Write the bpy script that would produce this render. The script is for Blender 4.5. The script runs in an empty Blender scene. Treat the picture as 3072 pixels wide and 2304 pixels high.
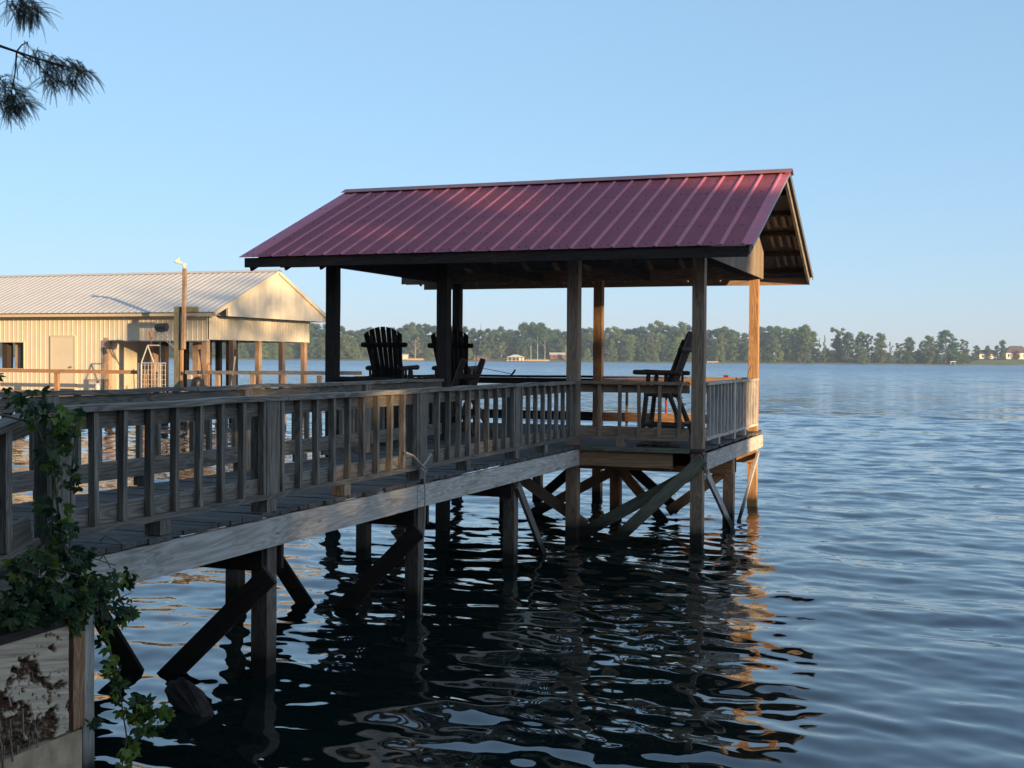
import bpy, math, random
import numpy as np
from mathutils import Vector, Matrix
R = math.radians
sc = bpy.context.scene
COL = sc.collection
random.seed(7)

# ------------------------------------------------------------------ camera
# world frame: +X along the pavilion front (to the right), +Y out onto the lake, Z up, water at 0
TH, PITCH, ROLL, FPX = .356, .021, .0075, 3663.8
CAM = Vector((3.44, -16.92, 2.602))
cd = bpy.data.cameras.new('camera'); cam = bpy.data.objects.new('camera', cd); COL.objects.link(cam)
cd.lens = FPX / 3072 * 36; cd.sensor_width = 36; cd.clip_end = 9000; cd.clip_start = .1
cam.matrix_world = Matrix.Translation(CAM) @ Matrix.Rotation(TH, 4, 'Z') @ Matrix.Rotation(R(90) - PITCH, 4, 'X') @ Matrix.Rotation(ROLL, 4, 'Z')
sc.camera = cam
FW = Vector((-math.sin(TH), math.cos(TH), 0)); RT = Vector((math.cos(TH), math.sin(TH), 0))

# ------------------------------------------------------------------ sky, sun, exposure
SUN_EL = 8.0
SDIR = Vector((.883, -.469, 0)).normalized()              # towards the sun, on the ground
w = bpy.data.worlds.new('World'); sc.world = w; w.use_nodes = True
nt = w.node_tree; nt.nodes.clear()
sky = nt.nodes.new('ShaderNodeTexSky'); sky.sky_type = 'NISHITA'; sky.sun_disc = False
sky.sun_elevation = R(SUN_EL); sky.sun_rotation = math.atan2(SDIR.x, SDIR.y)
sky.air_density = .8; sky.dust_density = .4; sky.ozone_density = 7; sky.altitude = 60
bg = nt.nodes.new('ShaderNodeBackground'); bg.inputs['Strength'].default_value = .15
wo = nt.nodes.new('ShaderNodeOutputWorld')
gm = nt.nodes.new('ShaderNodeGamma'); gm.inputs[1].default_value = .4       # hazy evening air: a flatter sky than clear air gives
hv = nt.nodes.new('ShaderNodeHueSaturation'); hv.inputs['Value'].default_value = 2.22; hv.inputs['Saturation'].default_value = 1.0
tn = nt.nodes.new('ShaderNodeMix'); tn.data_type = 'RGBA'; tn.blend_type = 'MULTIPLY'; tn.inputs[0].default_value = 1; tn.inputs[7].default_value = (1.21, .995, .935, 1)
nt.links.new(sky.outputs[0], gm.inputs[0]); nt.links.new(gm.outputs[0], hv.inputs['Color']); nt.links.new(hv.outputs[0], tn.inputs[6]); nt.links.new(tn.outputs[2], bg.inputs[0]); nt.links.new(bg.outputs[0], wo.inputs[0])
sl = bpy.data.lights.new('sun', 'SUN'); sl.energy = 4.6; sl.angle = R(.53); sl.color = (1, .70, .38)
so = bpy.data.objects.new('sun', sl); COL.objects.link(so)
sd = Vector((SDIR.x, SDIR.y, math.tan(R(SUN_EL)))).normalized()
so.rotation_euler = (-sd).to_track_quat('-Z', 'Y').to_euler(); so.location = (20, -20, 30)
sc.view_settings.view_transform = 'Standard'; sc.view_settings.look = 'None'; sc.view_settings.gamma = 1
sc.view_settings.exposure = .86
sc.view_settings.use_curve_mapping = False

# ------------------------------------------------------------------ materials
def mat(name):
    m = bpy.data.materials.new(name); m.use_nodes = True
    n = m.node_tree; b = n.nodes['Principled BSDF']
    return m, n, b
def N(n, t, **kw):
    x = n.nodes.new(t)
    for k, v in kw.items():
        if k in x.inputs.keys() if hasattr(x.inputs, 'keys') else False: x.inputs[k].default_value = v
        else: setattr(x, k, v)
    return x
def ramp(n, fac, stops):
    r = n.nodes.new('ShaderNodeValToRGB'); e = r.color_ramp.elements
    e[0].position, e[0].color = stops[0][0], (*stops[0][1], 1)
    e[1].position, e[1].color = stops[-1][0], (*stops[-1][1], 1)
    for p, c in stops[1:-1]:
        q = e.new(p); q.color = (*c, 1)
    n.links.new(fac, r.inputs[0]); return r.outputs[0]
def mixc(n, fac, a, b, mode='MIX'):
    x = n.nodes.new('ShaderNodeMix'); x.data_type = 'RGBA'; x.blend_type = mode
    for s, v in ((0, fac), (6, a), (7, b)):
        if hasattr(v, 'links'): n.links.new(v, x.inputs[s])
        else: x.inputs[s].default_value = v if s == 0 else (*v, 1)
    return x.outputs[2]
def noise(n, vec, scale, detail=4, rough=.55, dist=0):
    x = n.nodes.new('ShaderNodeTexNoise'); x.inputs['Scale'].default_value = scale
    x.inputs['Detail'].default_value = detail; x.inputs['Roughness'].default_value = rough
    x.inputs['Distortion'].default_value = dist
    if vec is not None: n.links.new(vec, x.inputs['Vector'])
    return x.outputs['Fac']
def mapping(n, vec, scale):
    x = n.nodes.new('ShaderNodeMapping'); x.inputs['Scale'].default_value = scale
    n.links.new(vec, x.inputs['Vector']); return x.outputs[0]
def mrange(n, v, a, b, c=0., d=1.):
    x = n.nodes.new('ShaderNodeMapRange'); n.links.new(v, x.inputs[0])
    for i, q in enumerate((a, b, c, d)): x.inputs[i + 1].default_value = q
    return x.outputs[0]

def wood(name, light, dark, stain=(.03, .028, .025), stain_amt=.5, wet=True, rough=.85, ring=.5, bump=.5):
    m, n, b = mat(name)
    at = n.nodes.new('ShaderNodeAttribute'); at.attribute_name = 'wc'
    rnd = n.nodes.new('ShaderNodeAttribute'); rnd.attribute_name = 'wr'
    v = at.outputs['Vector']
    fine = noise(n, mapping(n, v, (3, 90, 90)), 1, 5, .65, .3)
    ringv = noise(n, mapping(n, v, (.8, 9, 9)), 1, 2, .5, .8)
    wv = n.nodes.new('ShaderNodeMath'); wv.operation = 'SINE'
    ml = n.nodes.new('ShaderNodeMath'); ml.operation = 'MULTIPLY'; n.links.new(ringv, ml.inputs[0]); ml.inputs[1].default_value = 55
    n.links.new(ml.outputs[0], wv.inputs[0])
    rings = mrange(n, wv.outputs[0], -1, 1)
    g = n.nodes.new('ShaderNodeMix'); g.inputs[0].default_value = ring * .55
    n.links.new(fine, g.inputs[2]); n.links.new(rings, g.inputs[3])
    c = ramp(n, g.outputs[0], [(.18, dark), (.72, light)])
    # board to board difference
    c = mixc(n, mrange(n, rnd.outputs['Fac'], 0, 1, 0, .45), c, dark)
    # mottled weather stains
    st = noise(n, mapping(n, v, (2.2, 7, 7)), 1.0, 6, .7, .4)
    c = mixc(n, mrange(n, st, .52, .78, 0, stain_amt), c, stain)
    # knots
    vo = n.nodes.new('ShaderNodeTexVoronoi'); vo.inputs['Scale'].default_value = 1
    n.links.new(mapping(n, v, (1.6, 7, 7)), vo.inputs['Vector'])
    c = mixc(n, mrange(n, vo.outputs['Distance'], .03, .10, .75, 0), c, tuple(x * .35 for x in dark))
    if wet:   # dark wet band just above the water line
        ge = n.nodes.new('ShaderNodeNewGeometry'); sp = n.nodes.new('ShaderNodeSeparateXYZ'); n.links.new(ge.outputs['Position'], sp.inputs[0])
        ad = n.nodes.new('ShaderNodeMath'); ad.operation = 'MULTIPLY_ADD'; n.links.new(st, ad.inputs[0]); ad.inputs[1].default_value = -.08; n.links.new(sp.outputs[2], ad.inputs[2])
        wet3 = mrange(n, ad.outputs[0], .12, .24, .7, 0)
        c = mixc(n, wet3, c, (.035, .042, .02))
        wetf = mrange(n, ad.outputs[0], .09, .14, .94, 0)
        c = mixc(n, wetf, c, (.010, .011, .008))
        wet2 = mrange(n, ad.outputs[0], .1, .6, .4, 0)
        c = mixc(n, wet2, c, (.06, .045, .03))
    n.links.new(c, b.inputs['Base Color']); b.inputs['Roughness'].default_value = rough
    b.inputs['Specular IOR Level'].default_value = .25
    bp = n.nodes.new('ShaderNodeBump'); bp.inputs['Strength'].default_value = bump; bp.inputs['Distance'].default_value = .004
    n.links.new(g.outputs[0], bp.inputs['Height']); n.links.new(bp.outputs[0], b.inputs['Normal'])
    return m

M = {}
M['gray'] = wood('weathered_wood', (.40, .35, .28), (.095, .08, .062), stain_amt=.6)
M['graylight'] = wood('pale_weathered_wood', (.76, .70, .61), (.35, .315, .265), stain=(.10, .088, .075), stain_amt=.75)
M['deck'] = wood('deck_board_wood', (.19, .175, .155), (.055, .052, .047), stain_amt=.5, wet=False)
M['brown'] = wood('brown_post_wood', (.56, .39, .26), (.22, .14, .09), stain=(.05, .035, .025), stain_amt=.5)
M['pilewood'] = wood('dark_pile_wood', (.27, .22, .17), (.085, .065, .05), stain=(.03, .025, .02), stain_amt=.6)
M['orange'] = wood('newer_pine_wood', (.58, .345, .18), (.31, .155, .08), stain=(.10, .06, .035), stain_amt=.35, ring=.8)
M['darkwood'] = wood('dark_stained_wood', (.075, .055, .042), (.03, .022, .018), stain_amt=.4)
M['greenwood'] = wood('mossy_wood', (.30, .28, .19), (.12, .11, .07), stain=(.03, .032, .02), stain_amt=.6)
M['log'] = wood('varnished_log', (.19, .125, .085), (.06, .038, .026), wet=False, rough=.6, stain_amt=.3)
M['logdark'] = wood('dark_log_slats', (.055, .04, .034), (.022, .018, .017), wet=False, rough=.7, stain_amt=.2)
M['panel'] = wood('gable_plank_wood', (.42, .33, .24), (.15, .115, .085), stain=(.07, .06, .05), stain_amt=.8, wet=False, ring=.3)
M['bank'] = wood('old_seawall_timber', (.44, .38, .32), (.20, .155, .115), stain=(.06, .035, .02), stain_amt=.9, wet=True, bump=1.0)
M['cream'] = None
def eatenmat():
    m, n, b = mat('rotten_timber_face')
    at = n.nodes.new('ShaderNodeAttribute'); at.attribute_name = 'wc'; rr = n.nodes.new('ShaderNodeAttribute'); rr.attribute_name = 'wr'
    g = noise(n, mapping(n, at.outputs['Vector'], (2.2, 60, 1)), 1, 5, .65, .4)
    base = ramp(n, g, [(.25, (.30, .21, .13)), (.5, (.68, .53, .37)), (.75, (.88, .73, .54))])
    f2 = noise(n, mapping(n, at.outputs['Vector'], (34, 26, 1)), 1, 5, .75)
    pit = ramp(n, f2, [(.34, (.05, .028, .018)), (.52, (.15, .085, .05)), (.66, (.62, .45, .28))])
    n.links.new(mixc(n, mrange(n, rr.outputs['Fac'], .08, .3), base, pit), b.inputs['Base Color']); b.inputs['Roughness'].default_value = .9
    b.inputs['Specular IOR Level'].default_value = .2
    bp = n.nodes.new('ShaderNodeBump'); bp.inputs['Strength'].default_value = .6; bp.inputs['Distance'].default_value = .006
    n.links.new(g, bp.inputs['Height']); n.links.new(bp.outputs[0], b.inputs['Normal']); return m
M['eaten'] = eatenmat()

def simple(name, col, rough=.7, metal=0, nz=0, col2=None, spec=.5):
    m, n, b = mat(name)
    if nz:
        tc = n.nodes.new('ShaderNodeTexCoord')
        f = noise(n, tc.outputs['Object'], nz, 5, .6)
        c2 = col2 or tuple(x * .6 for x in col)
        n.links.new(ramp(n, f, [(.3, col), (.72, c2)]), b.inputs['Base Color'])
    else: b.inputs['Base Color'].default_value = (*col, 1)
    b.inputs['Roughness'].default_value = rough; b.inputs['Metallic'].default_value = metal
    b.inputs['Specular IOR Level'].default_value = spec
    return m
M['roof'] = None
def roofmat():
    m, n, b = mat('maroon_painted_metal')
    ge = n.nodes.new('ShaderNodeNewGeometry')
    f = noise(n, mapping(n, ge.outputs['Position'], (1.2, 6, 6)), 1, 6, .65)
    f2 = noise(n, ge.outputs['Position'], 34, 3, .7)
    c = ramp(n, f, [(.3, (.56, .15, .19)), (.7, (.70, .205, .25))])
    c = mixc(n, mrange(n, f2, .5, .8, 0, .35), c, (.68, .29, .33))
    n.links.new(c, b.inputs['Base Color']); b.inputs['Roughness'].default_value = .5
    n.links.new(mrange(n, f, .3, .7, .5, .66), b.inputs['Roughness'])
    b.inputs['Specular IOR Level'].default_value = .35
    bp = n.nodes.new('ShaderNodeBump'); bp.inputs['Strength'].default_value = .12; bp.inputs['Distance'].default_value = .01
    n.links.new(noise(n, ge.outputs['Position'], 3.5, 3), bp.inputs['Height']); n.links.new(bp.outputs[0], b.inputs['Normal'])
    return m
M['roof'] = roofmat()
M['ridge'] = simple('ridge_cap_metal', (.45, .17, .16), .6, 0, 4, (.55, .26, .22))
M['trim'] = simple('pale_trim_metal', (.38, .37, .36), .45, .3, 6)
M['cream'] = simple('cream_metal_siding', (.74, .65, .48), .55, 0, 2.5, (.68, .59, .43))
M['creamroof'] = simple('pale_metal_roofing', (.66, .62, .55), .55, .0, 1.5, (.60, .56, .49))
M['creamdoor'] = simple('pale_door_paint', (.72, .63, .46), .55, 0, 2, (.66, .57, .42))
M['creamtrim'] = simple('cream_trim', (.66, .55, .38), .5)
M['undersheet'] = simple('dull_metal_underside', (.26, .24, .22), .6, 0, 3, (.17, .15, .14))
M['screw'] = simple('screw_metal', (.07, .03, .04), .5, .3)
M['rope'] = simple('pale_rope', (.55, .50, .42), .9, 0, 60)
M['black'] = simple('black_plastic', (.015, .016, .018), .45)
M['white'] = simple('white_painted_metal', (.62, .60, .56), .5, 0, 5)
M['galv'] = simple('galvanised_metal', (.42, .42, .42), .45, .6, 8)
M['red'] = simple('red_paint', (.28, .03, .03), .5)
M['bucket'] = simple('grey_bucket_plastic', (.16, .20, .22), .5)
M['rust'] = simple('rusty_steel', (.30, .14, .08), .8, 0, 12)
M['stone'] = simple('concrete_sand', (.72, .53, .32), .95, 0, 7, (.36, .25, .15))
M['barkm'] = simple('tree_bark', (.16, .13, .10), .95, 0, 3, (.07, .055, .04))
M['barkpale'] = simple('pale_tree_bark', (.46, .42, .35), .9, 0, 2, (.28, .25, .2))
M['soil'] = simple('bank_soil', (.10, .085, .05), .95, 0, 1, (.05, .06, .025))
M['housew'] = simple('house_white_wall', (.70, .66, .56), .7)
M['houseroof'] = simple('house_brown_roof', (.15, .10, .085), .8, 0, .5)
M['housered'] = simple('house_brick_wall', (.27, .12, .085), .85, 0, 1)
M['glassd'] = simple('dark_window_glass', (.03, .035, .04), .15)
M['pierw'] = simple('sunlit_pier_boards', (.58, .38, .22), .8, 0, 1)
M['paleroof'] = simple('pale_pavilion_roof', (.68, .62, .52), .6)
M['debris'] = simple('floating_bark', (.06, .04, .028), .85, 0, 14, (.015, .011, .009))

def leafmat(name, c1, c2, rough=.6, transl=.35, vn=None):
    m = bpy.data.materials.new(name); m.use_nodes = True; n = m.node_tree; n.nodes.clear()
    rnd = n.nodes.new('ShaderNodeAttribute'); rnd.attribute_name = 'wr'
    oi = n.nodes.new('ShaderNodeObjectInfo')
    c = ramp(n, rnd.outputs['Fac'], [(0, c1), (1, c2)])
    hs = n.nodes.new('ShaderNodeHueSaturation'); n.links.new(c, hs.inputs['Color'])
    n.links.new(mrange(n, oi.outputs['Random'], 0, 1, .75, 1.3), hs.inputs['Value'])
    n.links.new(mrange(n, oi.outputs['Random'], 0, 1, .485, .515), hs.inputs['Hue'])
    d = n.nodes.new('ShaderNodeBsdfPrincipled'); d.inputs['Roughness'].default_value = rough; d.inputs['Specular IOR Level'].default_value = .3
    t = n.nodes.new('ShaderNodeBsdfTranslucent'); mx = n.nodes.new('ShaderNodeMixShader'); mx.inputs[0].default_value = transl
    o = n.nodes.new('ShaderNodeOutputMaterial')
    n.links.new(hs.outputs[0], d.inputs['Base Color']); n.links.new(hs.outputs[0], t.inputs[0])
    n.links.new(d.outputs[0], mx.inputs[1]); n.links.new(t.outputs[0], mx.inputs[2]); n.links.new(mx.outputs[0], o.inputs[0])
    return m
M['leafdark'] = leafmat('dark_tree_leaves', (.038, .09, .05), (.085, .155, .075), .6, .25)
M['leaflight'] = leafmat('light_tree_leaves', (.13, .20, .07), (.23, .30, .10), .6, .25)
M['leafolive'] = leafmat('olive_tree_leaves', (.085, .135, .06), (.15, .195, .08), .6, .25)
M['leafdead'] = leafmat('brown_dead_leaves', (.18, .12, .07), (.28, .19, .12), .8, .2)
M['leafred'] = leafmat('red_leaves', (.20, .03, .03), (.30, .06, .05), .7, .2)
M['leafvine'] = leafmat('vine_leaves', (.02, .058, .032), (.085, .15, .04), .42, .3)
M['leafvineyel'] = leafmat('young_vine_leaves', (.12, .20, .03), (.24, .29, .05), .45, .4)
M['leafcyp'] = leafmat('cypress_needles', (.03, .055, .028), (.06, .09, .04), .6, .15)
M['stem'] = simple('vine_stem', (.13, .09, .05), .8)

def grassmat():
    m, n, b = mat('lawn_grass')
    ge = n.nodes.new('ShaderNodeNewGeometry')
    f = noise(n, ge.outputs['Position'], .05, 6, .6)
    n.links.new(ramp(n, f, [(.35, (.10, .12, .035)), (.65, (.19, .19, .06))]), b.inputs['Base Color']); b.inputs['Roughness'].default_value = .95
    return m
M['grass'] = grassmat()

def watermat():
    m, n, b = mat('lake_water')
    ge = n.nodes.new('ShaderNodeNewGeometry'); pos = ge.outputs['Position']
    b.inputs['Base Color'].default_value = (.004, .012, .010, 1)
    b.inputs['IOR'].default_value = 1.8
    sp = n.nodes.new('ShaderNodeSeparateXYZ'); n.links.new(pos, sp.inputs[0])
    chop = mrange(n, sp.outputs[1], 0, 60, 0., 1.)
    def slope(scale, sc3, amp, detail, fac=None):
        t = n.nodes.new('ShaderNodeTexNoise'); t.inputs['Scale'].default_value = scale; t.inputs['Detail'].default_value = detail; t.inputs['Roughness'].default_value = .6
        n.links.new(mapping(n, pos, sc3), t.inputs['Vector'])
        v = n.nodes.new('ShaderNodeVectorMath'); v.operation = 'SUBTRACT'; n.links.new(t.outputs['Color'], v.inputs[0]); v.inputs[1].default_value = (.5, .5, .5)
        m2 = n.nodes.new('ShaderNodeVectorMath'); m2.operation = 'MULTIPLY'; n.links.new(v.outputs[0], m2.inputs[0]); m2.inputs[1].default_value = (amp * .75, amp, 0)
        if fac is None: return m2.outputs[0]
        m3 = n.nodes.new('ShaderNodeVectorMath'); m3.operation = 'SCALE'; n.links.new(m2.outputs[0], m3.inputs[0]); n.links.new(fac, m3.inputs['Scale']); return m3.outputs[0]
    def vadd(a_, b_):
        v = n.nodes.new('ShaderNodeVectorMath'); v.operation = 'ADD'; n.links.new(a_, v.inputs[0]); n.links.new(b_, v.inputs[1]); return v.outputs[0]
    nn = vadd(ge.outputs['Normal'], slope(5, (1, 1.6, 1), .05, 2)); nn = vadd(nn, slope(2.6, (.55, 1.3, 1), .42, 3, mrange(n, sp.outputs[1], -10, 4, 0., 1.)))
    nn = vadd(nn, slope(1.0, (.6, 1.2, 1), 1.6, 4, chop)); nn = vadd(nn, slope(.22, (.6, 1.2, 1), .7, 2, chop))
    nn = vadd(nn, slope(.5, (.5, 1.2, 1), 1.1, 3, mrange(n, sp.outputs[1], 25, 160, 0., 1.)))
    nz = n.nodes.new('ShaderNodeVectorMath'); nz.operation = 'NORMALIZE'; n.links.new(nn, nz.inputs[0]); n.links.new(nz.outputs[0], b.inputs['Normal'])
    # wind chop too fine to model one by one on the far water: a rougher surface; open water's base colour is painted lighter and bluer for brighter reflected sky
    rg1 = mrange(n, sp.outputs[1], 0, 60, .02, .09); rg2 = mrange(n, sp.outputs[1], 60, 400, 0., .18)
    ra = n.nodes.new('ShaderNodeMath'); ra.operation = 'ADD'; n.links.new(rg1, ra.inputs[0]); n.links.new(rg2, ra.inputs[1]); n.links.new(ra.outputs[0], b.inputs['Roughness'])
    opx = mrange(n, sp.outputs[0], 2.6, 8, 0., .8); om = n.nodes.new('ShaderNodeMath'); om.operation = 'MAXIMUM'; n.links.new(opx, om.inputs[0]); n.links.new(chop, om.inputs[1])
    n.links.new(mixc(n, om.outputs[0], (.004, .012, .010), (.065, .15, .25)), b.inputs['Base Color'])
    return m
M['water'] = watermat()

# ------------------------------------------------------------------ mesh builder
class MB:
    def __init__(s): s.v = []; s.f = []; s.wc = []; s.wr = []
    def add(s, vs, fs, wc=None, wr=None):
        o = len(s.v); s.v += [tuple(x) for x in vs]; s.f += [tuple(i + o for i in f) for f in fs]
        s.wc += wc if wc else [tuple(x) for x in vs]
        r = random.random() if wr is None else wr
        s.wr += [r] * len(vs)
        return s
    def board(s, p0, p1, w, h, up=(0, 0, 1), n=1, jit=0., bow=0., roll=0.):
        """box from p0 to p1 (centre line), h across 'up', w across the other way"""
        p0, p1 = Vector(p0), Vector(p1); d = p1 - p0; L = d.length; d.normalize()
        up = Vector(up); side = d.cross(up).normalized(); up = side.cross(d).normalized()
        if roll: q = Matrix.Rotation(roll, 3, d); side = q @ side; up = q @ up
        off = (random.uniform(0, 50), random.uniform(0, 50), random.uniform(0, 50))
        vs = []; wc = []
        for i in range(n + 1):
            t = i / n; c = p0 + d * (L * t) + up * (bow * math.sin(math.pi * t))
            jx, jz = (random.uniform(-jit, jit), random.uniform(-jit, jit)) if jit else (0, 0)
            for a, b in ((-1, -1), (1, -1), (1, 1), (-1, 1)):
                vs.append(c + side * (a * w / 2 + jx) + up * (b * h / 2 + jz)); wc.append((off[0] + L * t, off[1] + a * w / 2, off[2] + b * h / 2))
        fs = [(0, 1, 2, 3), (4 * n + 3, 4 * n + 2, 4 * n + 1, 4 * n)]
        for i in range(n):
            a = 4 * i
            for k in range(4):
                l = (k + 1) % 4; fs.append((a + k, a + 4 + k, a + 4 + l, a + l))
        return s.add(vs, fs, wc)
    def box(s, x0, x1, y0, y1, z0, z1):
        """axis aligned board, grain along the longest side"""
        c = ((x0 + x1) / 2, (y0 + y1) / 2, (z0 + z1) / 2); d = (x1 - x0, y1 - y0, z1 - z0)
        k = max(range(3), key=lambda i: d[i])
        if k == 0: return s.board((x0, c[1], c[2]), (x1, c[1], c[2]), d[1], d[2])
        if k == 1: return s.board((c[0], y0, c[2]), (c[0], y1, c[2]), d[0], d[2])
        return s.board((c[0], c[1], z0), (c[0], c[1], z1), d[0], d[1], up=(0, 1, 0))
    def tube(s, pts, rad, n=8, cap=True, wob=0.):
        pts = [Vector(p) for p in pts]; m = len(pts)
        if not hasattr(rad, '__len__'): rad = [rad] * m
        off = (random.uniform(0, 50),) * 3; vs = []; wc = []; L = 0; prev = None
        for i, p in enumerate(pts):
            d = (pts[min(i + 1, m - 1)] - pts[max(i - 1, 0)]).normalized()
            if i: L += (p - pts[i - 1]).length
            a = prev if prev is not None else (Vector((0, 0, 1)) if abs(d.z) < .9 else Vector((1, 0, 0)))
            u = (a - d * a.dot(d)).normalized(); prev = u; v = d.cross(u)
            for k in range(n):
                t = 2 * math.pi * k / n; r = rad[i] * (1 + random.uniform(-wob, wob))
                vs.append(p + (u * math.cos(t) + v * math.sin(t)) * r); wc.append((off[0] + L, off[1] + math.cos(t) * rad[i], off[2] + math.sin(t) * rad[i]))
        fs = []
        for i in range(m - 1):
            for k in range(n):
                l = (k + 1) % n; a = i * n; fs.append((a + k, a + l, a + n + l, a + n + k))
        if cap: fs += [tuple(range(n - 1, -1, -1)), tuple(range((m - 1) * n, m * n))]
        return s.add(vs, fs, wc)
    def log(s, p0, p1, r, n=10, taper=.9, seg=5, wob=.05):
        p0, p1 = Vector(p0), Vector(p1); pts = []; rr = []; L = (p1 - p0).length; e = min(.03, L * .1) / L
        for t in [0, e] + [i / seg for i in range(1, seg)] + [1 - e, 1]:
            pts.append(p0.lerp(p1, t)); rr.append(r * (1 if 0 < t < 1 else .72) * (1 + (taper - 1) * t) * (1 + random.uniform(-wob, wob)))
        return s.tube(pts, rr, n)
    def quad(s, a, b, c, d): return s.add([a, b, c, d], [(0, 1, 2, 3)])
    def prism(s, poly, axis, a0, a1):
        """extrude a 2-D polygon along an axis; poly in the two other axes, in order"""
        def P(p, a): return {'x': (a, p[0], p[1]), 'y': (p[0], a, p[1]), 'z': (p[0], p[1], a)}[axis]
        n = len(poly); vs = [P(p, a0) for p in poly] + [P(p, a1) for p in poly]
        fs = [tuple(range(n)), tuple(range(2 * n - 1, n - 1, -1))] + [(i, i + n, (i + 1) % n + n, (i + 1) % n) for i in range(n)]
        return s.add(vs, fs)
    def mesh(s, name, m, smooth=False):
        me = bpy.data.meshes.new(name); me.from_pydata(s.v, [], s.f); me.materials.append(m)
        a = me.attributes.new('wc', 'FLOAT_VECTOR', 'POINT'); a.data.foreach_set('vector', np.array(s.wc, dtype=np.float32).ravel())
        a = me.attributes.new('wr', 'FLOAT', 'POINT'); a.data.foreach_set('value', np.array(s.wr, dtype=np.float32))
        if smooth: me.polygons.foreach_set('use_smooth', [True] * len(me.polygons))
        import bmesh
        if len(s.f) < 40000:
            bm = bmesh.new(); bm.from_mesh(me); bmesh.ops.recalc_face_normals(bm, faces=bm.faces); bm.to_mesh(me); bm.free()
        return me
    def build(s, name, m, parent=None, smooth=False):
        o = bpy.data.objects.new(name, s.mesh(name, m, smooth)); COL.objects.link(o)
        if parent is not None:
            o.parent = parent
            L = Vector(parent.location) if parent.type == 'EMPTY' and parent.get('_abs') else Vector((0, 0, 0))
            o.location = -L
        return o
def tag(o, label, cat, group=None, kind=None):
    if label: o['label'] = label
    if cat: o['category'] = cat
    if group: o['group'] = group
    if kind: o['kind'] = kind
    return o
ROOTS = []
def thing(name, label, cat, loc=(0, 0, 0), group=None, absolute=True):
    o = bpy.data.objects.new(name, None); COL.objects.link(o); o.location = loc; o.empty_display_size = .3
    if absolute: o['_abs'] = 1
    ROOTS.append(o)
    return tag(o, label, cat, group)
def copy_tree(o, parent=None):
    c = o.copy(); COL.objects.link(c)
    if parent is not None: c.parent = parent
    for ch in list(o.children): copy_tree(ch, c)
    return c

# ------------------------------------------------------------------ water
def make_water():
    sect = math.radians(36); nf = 620; nc = 60
    a0 = np.linspace(-sect, sect, nf); a1 = np.linspace(sect, 2 * math.pi - sect, nc + 2)[1:-1]
    ang = np.concatenate([a0, a1]); na = len(ang)
    r = np.concatenate([5 * (60 / 5) ** (np.linspace(0, 1, 640)), 60 * (4200 / 60) ** (np.linspace(0, 1, 200)[1:])]); nr = len(r)
    A, RR = np.meshgrid(ang, r); yaw = TH
    # angle measured from the lake-ward direction
    X = CAM.x + RR * (np.sin(A) * math.cos(yaw) - np.cos(A) * math.sin(yaw)); Y = CAM.y + RR * (np.sin(A) * math.sin(yaw) + np.cos(A) * math.cos(yaw))
    step = np.gradient(r)[:, None] * np.ones_like(A)
    Z = np.zeros_like(X); rg = np.random.RandomState(5)
    lee = np.clip((Y + 12) / 45, 0, 1)          # calmer in the lee of the bank
    for i in range(110):
        lam = .20 * (3.0 / .20) ** (rg.rand() ** 1.15); th = math.radians(-100) + rg.randn() * .62
        k = 2 * math.pi / lam; ph = rg.rand() * 6.283
        amp = .0046 * lam ** .95 / math.sqrt(110 / 12) * (.6 + .8 * rg.rand())
        fade = np.clip((lam / 3.0 - step) / (lam / 6), 0, 1)
        wgt = .85 + 1.0 * lee if lam < 1.2 else .75 + .9 * lee
        arg = k * (X * math.cos(th) + Y * math.sin(th)) + ph
        Z += amp * fade * wgt * np.sin(arg + .35 * np.sin(arg * .37 + ph * 2))
    V = np.stack([X, Y, Z], -1).reshape(-1, 3)
    # centre fan closing the ring under the camera
    V = np.concatenate([V, [[CAM.x, CAM.y, 0]]])
    i = np.arange(nr - 1)[:, None]; j = np.arange(na)[None, :]; j2 = (j + 1) % na
    Q = np.stack([i * na + j, i * na + j2, (i + 1) * na + j2, (i + 1) * na + j], -1).reshape(-1, 4)
    Tn = np.stack([np.full(na, len(V) - 1), (np.arange(na) + 1) % na, np.arange(na)], -1)
    me = bpy.data.meshes.new('water')
    me.vertices.add(len(V)); me.vertices.foreach_set('co', V.astype(np.float32).ravel())
    nl = Q.size + Tn.size; me.loops.add(nl); me.loops.foreach_set('vertex_index', np.concatenate([Q.ravel(), Tn.ravel()]).astype(np.int32))
    npoly = len(Q) + len(Tn); me.polygons.add(npoly)
    ls = np.concatenate([np.arange(len(Q)) * 4, Q.size + np.arange(len(Tn)) * 3]).astype(np.int32)
    me.polygons.foreach_set('loop_start', ls)
    me.polygons.foreach_set('use_smooth', np.ones(npoly, dtype=bool))
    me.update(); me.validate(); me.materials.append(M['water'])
    if me.polygons[0].normal.z < 0: me.flip_normals()
    o = bpy.data.objects.new('water', me); COL.objects.link(o); o['kind'] = 'structure'
make_water()

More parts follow.
